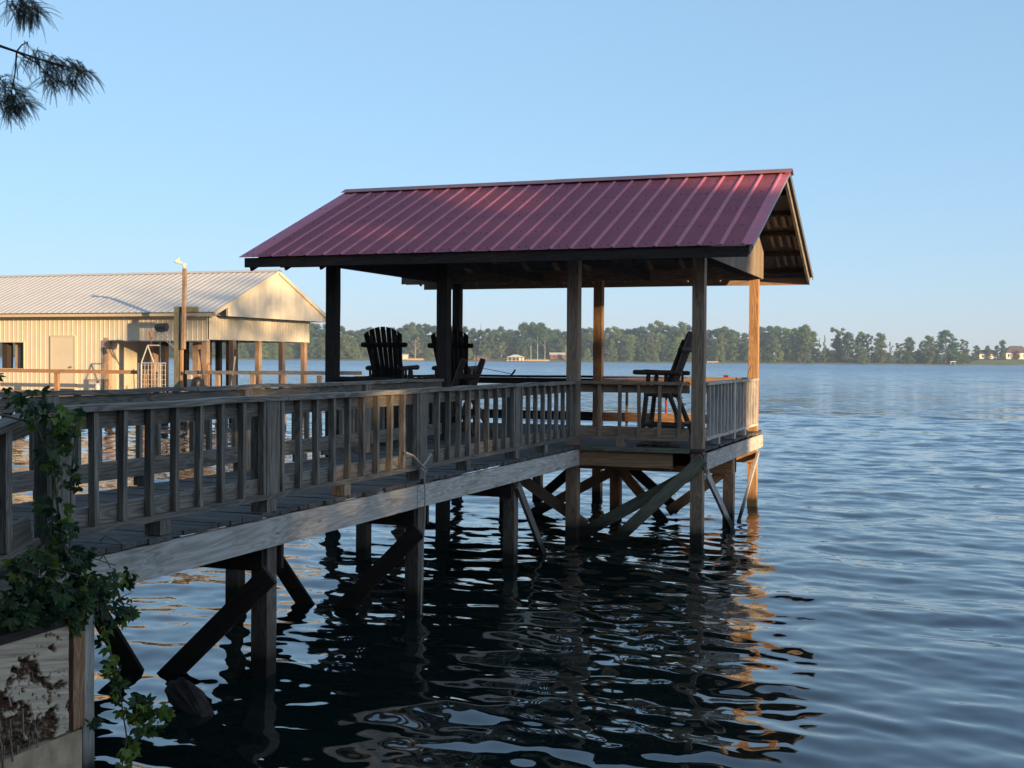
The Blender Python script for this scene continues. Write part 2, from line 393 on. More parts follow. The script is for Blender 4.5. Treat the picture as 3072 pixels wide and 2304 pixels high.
# ------------------------------------------------------------------ timber dock
DK = 1.352                      # top of decking
RTOP, RBOT = 2.292, 1.456       # top of rail cap, underside of bottom plate
RV = -1.785                     # outer face of the walkway's right side
PW = .17
def rail_section(parent, a, b, out, posts=(), balusters=True, mat_='gray', spacing=.2875, first=None, blocks=True, name='railing', capjit=.004, capover=0.):
    """railing from a to b (xy on the outer face line); out = unit vector pointing outwards"""
    a, b, out = Vector((*a, 0)), Vector((*b, 0)), Vector((*out, 0)); d = (b - a).normalized(); L = (b - a).length
    inn = -out
    m = MB()
    m.board(a + inn * .075 + Vector((0, 0, 2.182)), b + inn * .075 + Vector((0, 0, 2.182)), .038, .115, n=4, jit=.002)
    m.board(a + inn * .075 + Vector((0, 0, 1.562)), b + inn * .075 + Vector((0, 0, 1.562)), .038, .12, n=4, jit=.002)
    rl = m.build(name, M[mat_], parent)
    c = MB(); nseg = max(1, round(L / 3.0)); o = capover
    for i in range(nseg):
        p, q = a + d * (L * i / nseg + .006), a + d * (L * (i + 1) / nseg - .006)
        c.board(p + inn * .055 + Vector((0, 0, 2.267)), q + inn * .055 + Vector((0, 0, 2.267 + random.uniform(-.006, .008))), .14, .042, n=6, jit=capjit)
    c.build('top_rail', M[mat_], rl).location = (0, 0, 0)
    c = MB()
    c.board(a + inn * .045 + Vector((0, 0, 1.478)), b + inn * .045 + Vector((0, 0, 1.478)), .10, .042, n=6, jit=.003)
    c.build('bottom_rail', M[mat_], rl).location = (0, 0, 0)
    if balusters:
        s = first if first is not None else spacing
        protos = []
        while s < L - .05:
            if not any(abs(s - q) < .16 for q in posts):
                lean = random.uniform(-.012, .012); p = a + d * s + inn * .028
                k = MB(); k.board(p + Vector((0, 0, 1.501)) , p + d * lean + Vector((0, 0, 2.244)), .05, .044, up=d, n=3, jit=.0022)
                k.build('baluster', M[mat_], rl).location = (0, 0, 0)
            s += spacing
    for q in posts:
        p = a + d * q + inn * .075
        k = MB(); k.board(p + Vector((0, 0, DK + .003)), p + Vector((0, 0, 2.243)), .15, .15, up=d, n=3, jit=.002)
        k.build('rail_post', M['gray' if mat_ == 'gray' else mat_], rl).location = (0, 0, 0)
        if balusters:
            for sg in (-1, 1):
                p2 = a + d * (q + sg * .103) + inn * .03
                k = MB(); k.board(p2 + Vector((0, 0, 1.501)), p2 + Vector((0, 0, 2.243)), .05, .04, up=d, n=2, jit=.002)
                k.build('baluster', M[mat_], rl).location = (0, 0, 0)
    if blocks:
        pp = [0] + list(posts) + [L]
        for i in range(len(pp) - 1):
            if pp[i + 1] - pp[i] > 1.2:
                q = (pp[i] + pp[i + 1]) / 2 - .1; p = a + d * q + inn * .06
                k = MB(); k.board(p + Vector((0, 0, DK + .003)) - d * .085, p - d * .085 + Vector((0, 0, 1.455)), .13, .12, up=d); k.build('spacer_block', M[mat_], rl).location = (0, 0, 0)
    return rl

# ---------- walkway
wk = thing('walkway', 'weathered grey timber walkway with slatted railings leading out to the red roofed dock', 'walkway', (-2.8, -6, 0))
b = MB(); y = -12.9
while y < -.10:
    wd = .138 + random.uniform(-.004, .004)
    e = random.uniform(-.018, .022)
    b.board((-4.02 + random.uniform(-.02, .02), y + wd / 2, DK - .019 + random.uniform(-.004, .004)), (RV + e, y + wd / 2, DK - .019 + random.uniform(-.004, .004)), wd, .036, n=3, jit=.0015)
    y += wd + .007
b.build('decking', M['deck'], wk)
def beam(parent, name, p0, p1, w_, h_, m, n=6, jit=.003):
    k = MB(); k.board(p0, p1, w_, h_, n=n, jit=jit); return k.build(name, M[m], parent)
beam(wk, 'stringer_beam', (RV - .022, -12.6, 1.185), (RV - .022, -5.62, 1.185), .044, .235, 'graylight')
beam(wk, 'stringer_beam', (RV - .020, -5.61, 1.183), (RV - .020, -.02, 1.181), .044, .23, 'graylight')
beam(wk, 'stringer_beam', (-3.93, -12.6, 1.19), (-3.93, -.1, 1.19), .044, .22, 'gray')
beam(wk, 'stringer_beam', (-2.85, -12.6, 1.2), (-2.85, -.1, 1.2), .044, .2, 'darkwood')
BENTS = (-8.305, -5.405, -2.545)
for k, yb in enumerate(BENTS):
    kk = MB(); kk.board((-1.915, yb, -1.6), (-1.91, yb, 1.066), .148, .148, up=(0, 1, 0), n=5, jit=.003); kk.build('pile', M['pilewood'], wk)
    yl = (-8.75, -5.80, -2.85)[k]
    kk = MB(); kk.board((-3.82, yl, -1.6), (-3.82, yl, 1.066), .148, .148, up=(0, 1, 0), n=5, jit=.003); kk.build('pile', M['pilewood'], wk)
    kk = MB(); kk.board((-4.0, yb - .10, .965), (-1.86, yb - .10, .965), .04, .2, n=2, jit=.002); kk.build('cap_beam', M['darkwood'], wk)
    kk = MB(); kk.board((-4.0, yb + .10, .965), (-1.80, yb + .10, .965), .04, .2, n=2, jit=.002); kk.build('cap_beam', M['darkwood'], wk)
# diagonal braces under the walkway
for p0, p1, m in (((-1.75, -8.60 + .12, .86), (-3.05, -8.52, -.38), 'darkwood'), ((-1.78, -5.58, .84), (-3.0, -5.6, -.38), 'darkwood'),
                  ((-3.72, -5.62, .80), (-2.92, -5.60, -.22), 'darkwood'), ((-3.78, -8.50, .90), (-2.88, -8.46, -.3), 'darkwood')):
    k = MB(); k.board(p0, p1, .04, .17, up=(0, 0, 1), n=3, jit=.002); k.build('brace', M[m], wk)
k = MB(); k.board((-1.80, -2.60, 1.02), (-1.80, -1.42, -.14), .04, .115, up=(0, 0, 1), n=3, jit=.002); k.build('brace', M['gray'], wk)
# right railing, left railing and the short flared railing on the bank side
u0 = -10.85
ra = rail_section(wk, (RV, u0), (RV, -.085), (1, 0), posts=[0.02, -8.39 - u0, -5.49 - u0, -2.65 - u0], first=-10.505 - u0, spacing=.2865, capjit=.009)
rb = rail_section(wk, (-4.03, -12.6), (-4.03, -.1), (-1, 0), posts=[12.6 - 11.4, 12.6 - 8.5, 12.6 - 5.45, 12.6 - 2.6], first=.2, spacing=.29, capjit=.009)
sl_ = .24; ya, yb_ = -13.4, -11.02
def rz_(y): return -sl_ * (-11.02 - y)
k = MB()
for z, h_ in ((2.182, .115), (1.562, .12)): k.board((RV - .09, ya, z + rz_(ya)), (RV - .09, yb_, z), .038, h_, n=3, jit=.002)
rr_ = k.build('ramp_railing', M['gray'], wk)
k = MB(); k.board((RV - .05, ya, 2.245 + rz_(ya)), (RV - .05, yb_, 2.245), .15, .042, n=5, jit=.004); k.build('top_rail', M['gray'], rr_).location = (0, 0, 0)
k = MB(); k.board((RV - .05, ya, 1.478 + rz_(ya)), (RV - .05, yb_, 1.478), .10, .042, n=5, jit=.003); k.build('bottom_rail', M['gray'], rr_).location = (0, 0, 0)
y = -11.27
while y > ya:
    k = MB(); k.board((RV - .028, y, 1.5 + rz_(y)), (RV - .028, y, 2.222 + rz_(y)), .05, .05, up=(0, 1, 0), n=3, jit=.002); k.build('baluster', M['gray'], rr_).location = (0, 0, 0); y -= .29


# ---------- pavilion
pv = thing('covered_dock', 'open timber boat dock on piles with a maroon ribbed metal gable roof', 'pavilion', (-3, 2.4, 0))
b = MB(); y = -.055
while y < 5.0:
    wd = .138; b.board((-6.02 + random.uniform(-.01, .01), y + wd / 2, DK - .019 + random.uniform(-.003, .003)), (.03 + random.uniform(-.015, .01), y + wd / 2, DK - .019), wd, .036, n=3, jit=.0015); y += wd + .006
b.build('decking', M['deck'], pv)
# front deck trim boards
k = MB(); k.board((-1.80, -.075, DK - .032), (-.175, -.075, DK - .032), .035, .066, n=2, jit=.002); k.build('deck_trim', M['greenwood'], pv)
k = MB(); k.board((-6.0, -.075, DK - .032), (-4.1, -.075, DK - .032), .035, .066, n=2, jit=.002); k.build('deck_trim', M['gray'], pv)
beam(pv, 'front_joist', (-1.775, -.03, 1.168), (-.42, -.03, 1.168), .04, .205, 'orange')
beam(pv, 'front_joist', (-5.98, -.03, 1.168), (-4.1, -.03, 1.168), .04, .205, 'gray')
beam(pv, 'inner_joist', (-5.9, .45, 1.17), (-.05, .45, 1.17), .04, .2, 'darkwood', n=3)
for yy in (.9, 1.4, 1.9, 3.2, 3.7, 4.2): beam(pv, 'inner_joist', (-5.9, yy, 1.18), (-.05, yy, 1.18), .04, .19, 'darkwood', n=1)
beam(pv, 'rim_beam', (.042, .0, 1.175), (.042, 5.02, 1.175), .042, .225, 'graylight')
beam(pv, 'rim_beam', (-6.03, .0, 1.175), (-6.03, 5.02, 1.175), .042, .225, 'gray')
beam(pv, 'rim_beam', (-6.0, 5.04, 1.175), (.06, 5.04, 1.175), .042, .225, 'gray')
# mid and rear caps
for yy, m in ((2.33, 'orange'), (2.68, 'darkwood'), (4.66, 'orange')):
    k = MB(); k.board((-5.98, yy, .92), (.0, yy, .92), .042, .24, n=3, jit=.002); k.build('cap_beam', M[m], pv)
# roof posts (run down into the lake)
PF = [-5.89, -3.99, -1.925, -.085]; HB = 4.03
for i, x in enumerate(PF):
    k = MB(); k.board((x, .085, -1.6), (x, .085, HB + .12), PW, PW, up=(0, 1, 0), n=9, jit=.003); k.build('post', M[('darkwood', 'darkwood', 'brown', 'brown')[i]], pv)
for i, x in enumerate((-5.76, -2.93, -.08)):
    k = MB(); k.board((x, 4.78, -1.6), (x, 4.78, HB + .12), (.15, .16, .16)[i], .16, up=(0, 1, 0), n=9, jit=.003); k.build('post', M[('darkwood', 'orange', 'orange')[i]], pv)
for i, x in enumerate((-5.9, -3.9, -1.955, -.09)):
    k = MB(); k.board((x, 2.55, -1.6), (x, 2.55, 1.05), .165, .165, up=(0, 1, 0), n=5, jit=.003); k.build('pile', M[('brown', 'brown', 'orange', 'brown')[i]], pv)
k = MB(); k.board((-4.1, 4.78, -1.6), (-4.1, 4.78, 1.05), .16, .16, up=(0, 1, 0), n=5, jit=.003); k.build('pile', M['brown'], pv)
# braces: p0, p1, thickness, depth, material
for p0, p1, h_, m in (((.02, -.045, 1.22), (-1.35, -.045, -.10), .17, 'greenwood'),
                      ((-.04, .20, 1.08), (-2.15, .20, -.16), .175, 'greenwood'),
                      ((-2.75, .20, .80), (-1.75, .20, .16), .16, 'brown'),
                      ((-3.45, 2.30, -.06), (-1.95, 2.22, .77), .16, 'orange'),
                      ((-3.30, 2.78, .28), (-2.72, 2.78, .78), .16, 'darkwood'),
                      ((-1.86, 2.44, .80), (-1.05, 2.44, -.10), .16, 'orange'),
                      ((-1.80, 2.80, .82), (-.95, 2.80, .12), .16, 'darkwood'),
                      ((-1.05, 2.44, .14), (-.15, 2.44, .82), .16, 'orange')):
    k = MB(); k.board(p0, p1, .04, h_, up=(0, 0, 1), n=3, jit=.002); k.build('brace', M[m], pv)
for p0, p1, h_ in (((.03, .14, 1.00), (.03, 2.50, -.20), .13), ((.03, 4.70, .98), (.03, 2.62, -.1), .07)):
    k = MB(); k.board(p0, p1, .04, h_ * 1.0, up=(0, 0, 1), n=3, jit=.002); k.build('brace', M['graylight'], pv)
# railings
rail_section(pv, (-1.80, -.05), (-.20, -.05), (0, -1), first=.31, spacing=.29, mat_='brown', blocks=True)
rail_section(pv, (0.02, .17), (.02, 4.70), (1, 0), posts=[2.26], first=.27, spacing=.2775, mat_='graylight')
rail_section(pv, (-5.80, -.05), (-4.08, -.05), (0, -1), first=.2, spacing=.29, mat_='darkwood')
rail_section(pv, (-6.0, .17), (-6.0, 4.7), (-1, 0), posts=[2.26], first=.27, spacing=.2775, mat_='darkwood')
rail_section(pv, (-5.68, 4.9), (-3.01, 4.9), (0, 1), posts=[], balusters=False, mat_='darkwood', blocks=False)
rail_section(pv, (-2.85, 4.9), (-.16, 4.9), (0, 1), posts=[], balusters=False, mat_='orange', blocks=False)
for x in (-4.35, -2.42): k = MB(); k.board((x, 4.93, DK + .003), (x, 4.93, 2.24), .04, .06, up=(0, 1, 0)); k.build('rail_support', M['brown'], pv)
# headers and ties
beam(pv, 'header_beam', (-6.9, -.02, 4.13), (.03, -.02, 4.13), .04, .20, 'darkwood')
beam(pv, 'header_beam', (-6.9, .19, 4.13), (.03, .19, 4.13), .04, .20, 'darkwood')
beam(pv, 'header_beam', (-6.9, 4.68, 4.13), (.03, 4.68, 4.13), .04, .20, 'brown')
beam(pv, 'header_beam', (-6.9, 4.88, 4.13), (.03, 4.88, 4.13), .04, .20, 'orange')
for x in PF[:1] + [-3.99, -1.95, -.20]:
    beam(pv, 'tie_beam', (x, .21, 4.10), (x, 4.65, 4.10), .04, .15, 'darkwood', n=2)
# roof
EY0, EY1, RY, EZ, RZ = -.62, 6.12, 2.85, 4.135, 5.60
XL, XR = -7.15, .78
SF = (RZ - EZ) / (RY - EY0); SB = (RZ - EZ) / (EY1 - RY)
def sheet(y0, z0, y1, z1, xl, xr, ribs, th=.0012, rw=.032, rt=.010, rh=.017, ny=6):
    """ribbed sheet: y0,z0 at the eave, y1,z1 at the ridge"""
    prof = [(xl, 0)]
    for r_ in ribs: prof += [(r_ - rw, 0), (r_ - rt, rh), (r_ + rt, rh), (r_ + rw, 0)]
    prof.append((xr, 0)); prof = [p for p in prof if xl <= p[0] <= xr]
    d = Vector((0, y1 - y0, z1 - z0)); nrm = Vector((0, -(z1 - z0), abs(y1 - y0))).normalized() if y1 > y0 else Vector((0, (z1 - z0), abs(y1 - y0))).normalized()
    m = MB(); vs = []
    for j in range(ny + 1):
        t = j / ny
        for x, h in prof: vs.append(Vector((x, y0, z0)) + Vector((0, d.y * t, d.z * t)) + nrm * h)
    n = len(prof); fs = [(j * n + i, j * n + i + 1, (j + 1) * n + i + 1, (j + 1) * n + i) for j in range(ny) for i in range(n - 1)]
    k = len(vs); vs2 = [v - nrm * .0022 for v in vs]
    fs += [tuple(i + k for i in reversed(f)) for f in fs]
    # close edges
    for i in range(n - 1): fs.append((i, i + k, i + 1 + k, i + 1)); a = ny * n; fs.append((a + i, a + i + 1, a + i + 1 + k, a + i + k))
    for j in range(ny): fs.append((j * n, (j + 1) * n, (j + 1) * n + k, j * n + k)); a = n - 1; fs.append((j * n + a, j * n + a + k, (j + 1) * n + a + k, (j + 1) * n + a))
    m.add(vs + vs2, fs); return m, nrm
ribs = [.64 - .3008 * i for i in range(26)]
mf, nf_ = sheet(EY0 - .02, EZ + .0, RY, RZ, XL, XR, ribs)
roof = mf.build('roof', M['roof'], pv)
mb_, nb_ = sheet(EY1 + .02, EZ, RY, RZ, XL, XR, ribs)
sheetb = mb_.build('rear_roof_sheet', M['undersheet'], roof); sheetb.location = (0, 0, 0)
def sub(m, name, mt, par=None):
    o = m.build(name, M[mt], par or roof); o.location = (0, 0, 0); return o
k = MB()
for sgn, s_ in ((-1, SF), (1, SB)):
    for a_, b_ in ((XL - .02, -3.1), (-3.16, .81)):
        zoff = .026 if a_ < -5 else .030
        w_ = .17
        vs = [(a_, RY, RZ + zoff + .02), (b_, RY, RZ + zoff + .02), (b_, RY + sgn * w_, RZ + zoff + .012 - s_ * w_), (a_, RY + sgn * w_, RZ + zoff + .012 - s_ * w_)]
        k.add(vs + [(x, y_, z_ - .004) for x, y_, z_ in vs], [(0, 1, 2, 3), (7, 6, 5, 4), (0, 4, 5, 1), (1, 5, 6, 2), (2, 6, 7, 3), (3, 7, 4, 0)])
sub(k, 'ridge_cap', 'ridge')
# screws
k = MB(); Lf = math.hypot(RY - EY0, RZ - EZ)
for t in (.035, .24, .47, .70, .9):
    for i, r_ in enumerate(ribs + [XL + .15]):
        for dx in ((-.15,) if random.random() < .55 else (-.19, -.09)):
            x = r_ + dx + random.uniform(-.012, .012)
            if x < XL + .03 or abs(x - .78) < .02: continue
            p = Vector((x, EY0 - .02 + (RY - EY0 + .02) * t + random.uniform(-.01, .01), 0)); p.z = EZ + (RZ - EZ) * (p.y - EY0 + .02) / (RY - EY0 + .02)
            k.tube([p, p + nf_ * .008], .0095, 6)
o = sub(k, 'roof_screws', 'screw'); o['kind'] = 'stuff'
# fascia, rafters, purlins
k = MB(); k.board((-7.06, EY0 + .03, 4.05), (.70, EY0 + .03, 4.05), .036, .145, n=8, jit=.003); sub(k, 'fascia', 'darkwood')
k = MB(); k.board((-7.06, EY1 - .03, 4.065), (.70, EY1 - .03, 4.065), .036, .13, n=8, jit=.003); sub(k, 'fascia', 'brown')
x = -6.98; i = 0
while x < .0:
    for y0, s_ in ((EY0 + .06, 1), (EY1 - .34, -1)):
        z0 = EZ + (SF if s_ > 0 else SB) * abs((y0 - (EY0 if s_ > 0 else EY1))) - .175
        k = MB(); k.board((x, y0, z0), (x, RY - s_ * .02, RZ - .185), .038, .13, n=1); sub(k, 'rafter', 'orange' if (x > -.6 and s_ < 0) else ('brown' if s_ < 0 else 'darkwood'))  # rear right rafter takes orange wood to stand in for sunlight on it
    x += .61 if x < -.6 else 9
for x, m_ in ((.70, 'gray'),):
    for y0, s_ in ((EY0 + .04, 1), (EY1 - .02, -1)):
        z0 = EZ + (SF if s_ > 0 else SB) * abs((y0 - (EY0 if s_ > 0 else EY1))) - .085
        k = MB(); k.board((x, y0, z0), (x, RY - s_ * .02, RZ - .085), .04, .14, n=3, jit=.002); sub(k, 'rake_board', m_)
for s_, e0, ss in ((1, EY0, SF), (-1, EY1, SB)):
    for q in (.35, .95, 1.6, 2.2, 2.8):
        y = e0 + s_ * q; z = EZ + ss * q - .026
        k = MB(); k.board((-7.05, y, z - .034), (.68, y, z - .034), .045, .085, up=(0, -ss * s_, 1), n=1); sub(k, 'purlin', 'darkwood')
# pale ribs on the underside of the rear sheet at the open end
k = MB()
for q0, q1 in ((.42, .90), (1.02, 1.54), (1.67, 2.13)):
    for x in (.22, .36, .50, .61):
        a_ = EY1 - q0 - random.uniform(0, .12); b_ = EY1 - q1
        k.board((x, a_, EZ + SB * (EY1 - a_) - .022), (x, b_, EZ + SB * (EY1 - b_) - .022), .055, .028)
sub(k, 'sheet_ribs', 'panel')
# trim along the open gable edge
for y0, s_ in ((EY0 - .02, 1), (EY1 + .02, -1)):
    k = MB(); k.board((XR - .012, y0, EZ - .028), (XR - .012, RY, RZ - .028), .012, .046, n=2); sub(k, 'rake_trim', 'trim')
# gable plank panels (both ends), planks vertical
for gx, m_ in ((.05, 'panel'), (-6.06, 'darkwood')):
    k = MB(); y = .12
    while y < 4.86:
        y2 = min(y + .14, 4.86)
        def top(yy): return min(EZ + SF * (yy - EY0), EZ + SB * (EY1 - yy)) - .20
        off = (random.uniform(0, 40),) * 3
        vs = []; wc = []
        for xx in (gx - .01, gx + .01):
            for yy, zz in ((y + .004, 4.035), (y2 - .004, 4.035), (y2 - .004, top(y2)), (y + .004, top(y))):
                vs.append((xx, yy, zz)); wc.append((off[0] + zz, off[1] + yy, off[2] + xx))
        k.add(vs, [(0, 1, 2, 3), (7, 6, 5, 4), (0, 4, 5, 1), (1, 5, 6, 2), (2, 6, 7, 3), (3, 7, 4, 0)], wc)
        y = y2
    sub(k, 'gable_panel', m_)

# ------------------------------------------------------------------ tall log chairs
def make_chair(label, group):
    """balcony-height log chair facing +Y, origin on the deck under the seat centre"""
    t = thing('log_chair', label, 'chair', (0, 0, 0), group, absolute=False)
    def part(m, name, mt='log'): o = m.build(name, M[mt], t); o.location = (0, 0, 0); return o
    hw = .27
    for sx in (-1, 1):
        part(MB().log((sx * hw, .30, 0), (sx * hw, .20, 1.04), .042), 'leg')
        part(MB().log((sx * hw, -.42, 0), (sx * hw, -.10, .82), .042), 'leg')
        part(MB().log((sx * (hw + .04), .44, 1.085), (sx * (hw + .04), -.34, 1.07), .042, seg=7), 'armrest')
        part(MB().log((sx * (hw - .02), -.05, .70), (sx * (hw - .05), -.36, 1.62), .045), 'back_post')
        k = MB()
        for y in (.06, -.10, -.22): k.log((sx * (hw + .02), y, .78), (sx * (hw + .03), y, 1.06), .024, 8)
        part(k, 'arm_spindles')
        part(MB().log((sx * hw, .28, .22), (sx * hw, -.36, .2), .032), 'stretcher')
        part(MB().log((sx * hw, .27, .73), (sx * hw, -.2, .69), .036), 'seat_rail')
    k = MB()
    for i in range(6): y = .26 - i * .085; k.board((-hw, y, .775 - i * .008), (hw, y, .775 - i * .008), .075, .025)
    part(k, 'seat', 'logdark')
    part(MB().log((-hw, .30, .25), (hw, .30, .25), .035), 'foot_rest'); part(MB().log((-hw, -.36, .25), (hw, -.36, .25), .03), 'foot_rest')
    # fanned back slats with an arched top
    for i in range(7):
        a = (i - 3) / 3; xb = a * .205; xt = a * .30
        zt = 1.76 - .10 * a * a; p0 = Vector((xb, -.10, .76)); p1 = Vector((xt, -.40, zt))
        k = MB(); L = (p1 - p0)
        w0, w1 = .066, .076
        vs = []; wc = []; off = random.uniform(0, 40)
        for t_, w_ in ((0, w0), (1, w1)):
            c = p0 + L * t_
            sl = -.055 * a if t_ else 0
            for dx, dy, dz in ((-1, -1, -1), (1, -1, 1), (1, 1, 1), (-1, 1, -1)):
                vs.append(c + Vector((dx * w_ / 2, dy * .011, dz * sl * .5))); wc.append((off + t_, dx * w_ / 2, dy * .01 + i))
        k.add(vs, [(0, 1, 2, 3), (7, 6, 5, 4), (0, 4, 5, 1), (1, 5, 6, 2), (2, 6, 7, 3), (3, 7, 4, 0)], wc)
        part(k, 'back_slat', 'logdark')
    part(MB().log((-.41, -.335, 1.46), (.41, -.335, 1.46), .045, seg=7), 'crossbar', 'logdark')
    part(MB().log((-.34, -.16, .93), (.34, -.16, .93), .035), 'crossbar', 'logdark')
    return t
G = 'tall rustic log chairs on the dock'
ch = make_chair('tall dark log chair facing the lake, its whole fan back showing between two posts', G)
c2 = copy_tree(ch); c3 = copy_tree(ch)
ch.location = (-5.68, 1.75, DK); ch.rotation_euler = (0, 0, R(4))
c2.location = (-4.92, 2.75, DK); c2.rotation_euler = (0, 0, R(6)); c2['label'] = 'tall dark log chair facing the lake, half hidden behind the second roof post'
c3.location = (-1.08, 2.25, DK); c3.rotation_euler = (0, 0, R(90)); c3.scale = (1, 1, .965); c3['label'] = 'tall log chair seen from the side, facing left beside the front right roof post'
# lower crossed log frame
st = thing('log_stand', 'rustic stand of slanted crossed logs between the second chair and the walkway railing', 'log stand', (-4.02, 1.2, DK), absolute=False)
for x, nm in ((-.16, 'frame_log'), (.17, 'frame_log')):
    k = MB().log((x - .28, -.05, .30), (x + .04, .05, 1.24), .058); o = k.build(nm, M['log'], st); o.location = (0, 0, 0)
    k = MB().log((x - .25, 0, .80), (x + .25, 0, .0), .048); o = k.build('leg', M['log'], st); o.location = (0, 0, 0)
k = MB().log((-.2, 0, .93), (.16, 0, .95), .045); o = k.build('rung', M['log'], st); o.location = (0, 0, 0)
k = MB().log((-.4, 0, .02), (-.25, 0, .8), .048); o = k.build('leg', M['log'], st); o.location = (0, 0, 0)
# bucket under the arm of the first chair
k = MB(); k.tube([(-4.93, 2.05, 1.98), (-4.93, 2.05, 2.0), (-4.93, 2.05, 2.22), (-4.93, 2.05, 2.235)], [.075, .08, .10, .105], 14)
bu = k.build('bucket', M['bucket'], None, True); tag(bu, 'small grey bucket on a stump under the arm of the left log chair', 'bucket')
k = MB(); k.log((-4.93, 2.05, DK), (-4.93, 2.05, 1.98), .09); o = k.build('stump', M['log'], None); tag(o, 'short upright log holding the grey bucket beside the left chair', 'stump')
# fishing rods
for i, (p0, p1, lb) in enumerate((((-4.60, 2.55, 1.6), (-4.35, 2.5, 3.2), 'thin fishing rod with its tip rising highest above the far trees'), ((-4.62, 2.55, 1.6), (-4.86 + .18, 2.5, 3.17), 'thin pale fishing rod left of the darker rod above the second chair'))):
    t = thing('fishing_rod', lb, 'fishing rod', p0)
    k = MB(); k.tube([p0, Vector(p0).lerp(Vector(p1), .5), p1], [.006, .004, .002], 6); k.build('rod_blank', M['black'], t)
    k = MB(); d = (Vector(p1) - Vector(p0)).normalized(); k.tube([Vector(p0) - d * .02, Vector(p0) + d * .28], .013, 8); k.build('handle', M['stem'], t)
t = thing('fishing_rod', 'fishing rod lying across the rear rail with its reel end standing up', 'fishing rod', (-4.6, 4.8, 2.3))
k = MB(); k.tube([(-4.62, 4.8, 2.30), (-5.2, 4.6, 2.42), (-5.75, 4.4, 2.47)], [.007, .005, .003], 6); k.build('rod_blank', M['black'], t)
k = MB(); k.tube([(-4.66, 4.8, 2.28), (-4.61, 4.8, 2.33), (-4.57, 4.8, 2.39)], [.014, .022, .015], 8); k.build('reel', M['red'], t)
# red bits at the rear rail
t = thing('red_pole', 'thin red pole standing behind the rear railing between the chair legs', 'pole', (-1.75, 4.98, 1.3))
k = MB(); k.tube([(-1.72, 5.1, .9), (-1.72, 5.1, 2.2)], .022, 8); k.build('pole', M['red'], t)
k = MB(); k.tube([(-1.72, 5.1, 1.93), (-1.4, 5.1, 1.9)], .008, 6); k.build('arm', M['black'], t)
k = MB(); k.box(-.62, -.54, 4.82, 4.9, 2.29, 2.33); tag(k.build('red_clamp', M['red']), 'small red block on the rear rail near the orange rear post', 'clamp')
k = MB(); k.tube([(-.16, 4.66, 2.29), (-.15, 4.64, 2.4), (-.10, 4.66, 2.5)], .008, 6); tag(k.build('cord', M['stem']), 'thin dark cord tied to the orange rear post above the side rail', 'cord')
# driftwood on deck trim
k = MB()
for i in range(7):
    x = -.83 + i * .06; k.tube([(x - .12, .02 + .02 * i, 1.375), (x + .02, -.02, 1.39 + random.uniform(0, .05)), (x + .14, .03, 1.37)], [.02, .03, .012], 7, wob=.2)
tag(k.build('driftwood', M['log']), 'small curled piece of driftwood on the deck edge below the front railing', 'driftwood')
# ropes
k = MB()
x0, y0 = -1.755, -5.60
pts = [(x0, y0 - .36, 1.66), (x0 + .02, y0 - .22, 1.62), (x0 + .03, y0 - .10, 1.54), (x0 + .03, y0 - .02, 1.50)]
k.tube(pts, .012, 6)
k.tube([(x0 + .03, y0 - .02, 1.50), (x0 + .035, y0 + .1, 1.56), (x0 + .03, y0 + .19, 1.61)], .010, 6)
k.tube([(x0 + .02, y0 - .03, 1.50), (x0 + .035, y0 - .05, 1.47), (x0 + .035, y0 + .04, 1.43), (x0 + .03, y0 + .08, 1.46), (x0 + .03, y0, 1.50)], .010, 6)
pts = [(x0 + .04, y0 - .01, 1.49), (x0 + .04, y0 + .0, 1.40), (x0 + .045, y0 + .015, 1.2), (x0 + .045, y0 + .01, .95), (x0 + .03, y0 - .01, .6), (x0 + .03, y0 - .03, .2), (x0 + .03, y0 - .04, -.1)]
k.tube(pts, .008, 6)
tag(k.build('rope', M['rope']), 'pale rope knotted round the walkway rail post and hanging down to the water', 'rope')
k = MB(); k.tube([(-.20, -.115, 2.30), (-.27, -.13, 2.25), (-.30, -.13, 2.13), (-.27, -.13, 2.0), (-.22, -.12, 1.97)], .012, 6)
tag(k.build('rope', M['rope']), 'short pale rope loop hanging from the rail at the front right roof post', 'rope')

# ------------------------------------------------------------------ seawall and bank
sw = thing('seawall', 'splintered old timber seawall with a concrete footing at the bank edge', 'seawall', (-1.5, -12, 0))
from mathutils import noise as mn
def eaten(y, z):
    q = 1.0 * mn.noise(Vector((y * 6, z * 9 + y * 2.2, 1.7))) + .7 * mn.noise(Vector((y * 15, z * 24 + y * 4, 5.1))) + .45 * mn.noise(Vector((y * 42, z * 60, 2)))
    low = (1.02 - z) * 1.5 - max(0, y + 11.45) * 1.8 - .34
    return max(0., min(1., (q + low) * 2.2))
k = MB(); vs = []; wr_ = []; ny_, nz_ = 420, 70; zt, zb_ = 1.03, .40
for j in range(nz_ + 1):
    for i in range(ny_ + 1):
        y = -13.4 + (13.4 - 11.165) * i / ny_; z = zb_ + (zt - zb_) * j / nz_
        e_ = eaten(y, z); fib = mn.noise(Vector((y * 34, z * 26, 0))) * .5 + .5
        g_ = mn.noise(Vector((y * 2.5 + z * .8, (z + y * .18) * 46, 3.3)))
        vs.append((-1.45 - e_ * (.022 + .035 * fib) + .0035 * g_, y, z)); wr_.append(e_ * (.55 + .45 * fib))
fs = [(j * (ny_ + 1) + i, j * (ny_ + 1) + i + 1, (j + 1) * (ny_ + 1) + i + 1, (j + 1) * (ny_ + 1) + i) for j in range(nz_) for i in range(ny_)]
k.add(vs, fs, [(v[1] + v[2] * .1, v[2] + v[1] * .18, 0) for v in vs]); k.wr = wr_
k.build('timber_face', M['eaten'], sw)
k = MB(); k.board((-1.575, -16.9, .715), (-1.575, -11.17, .715), .12, .63, n=4); k.build('upper_timber', M['bank'], sw)
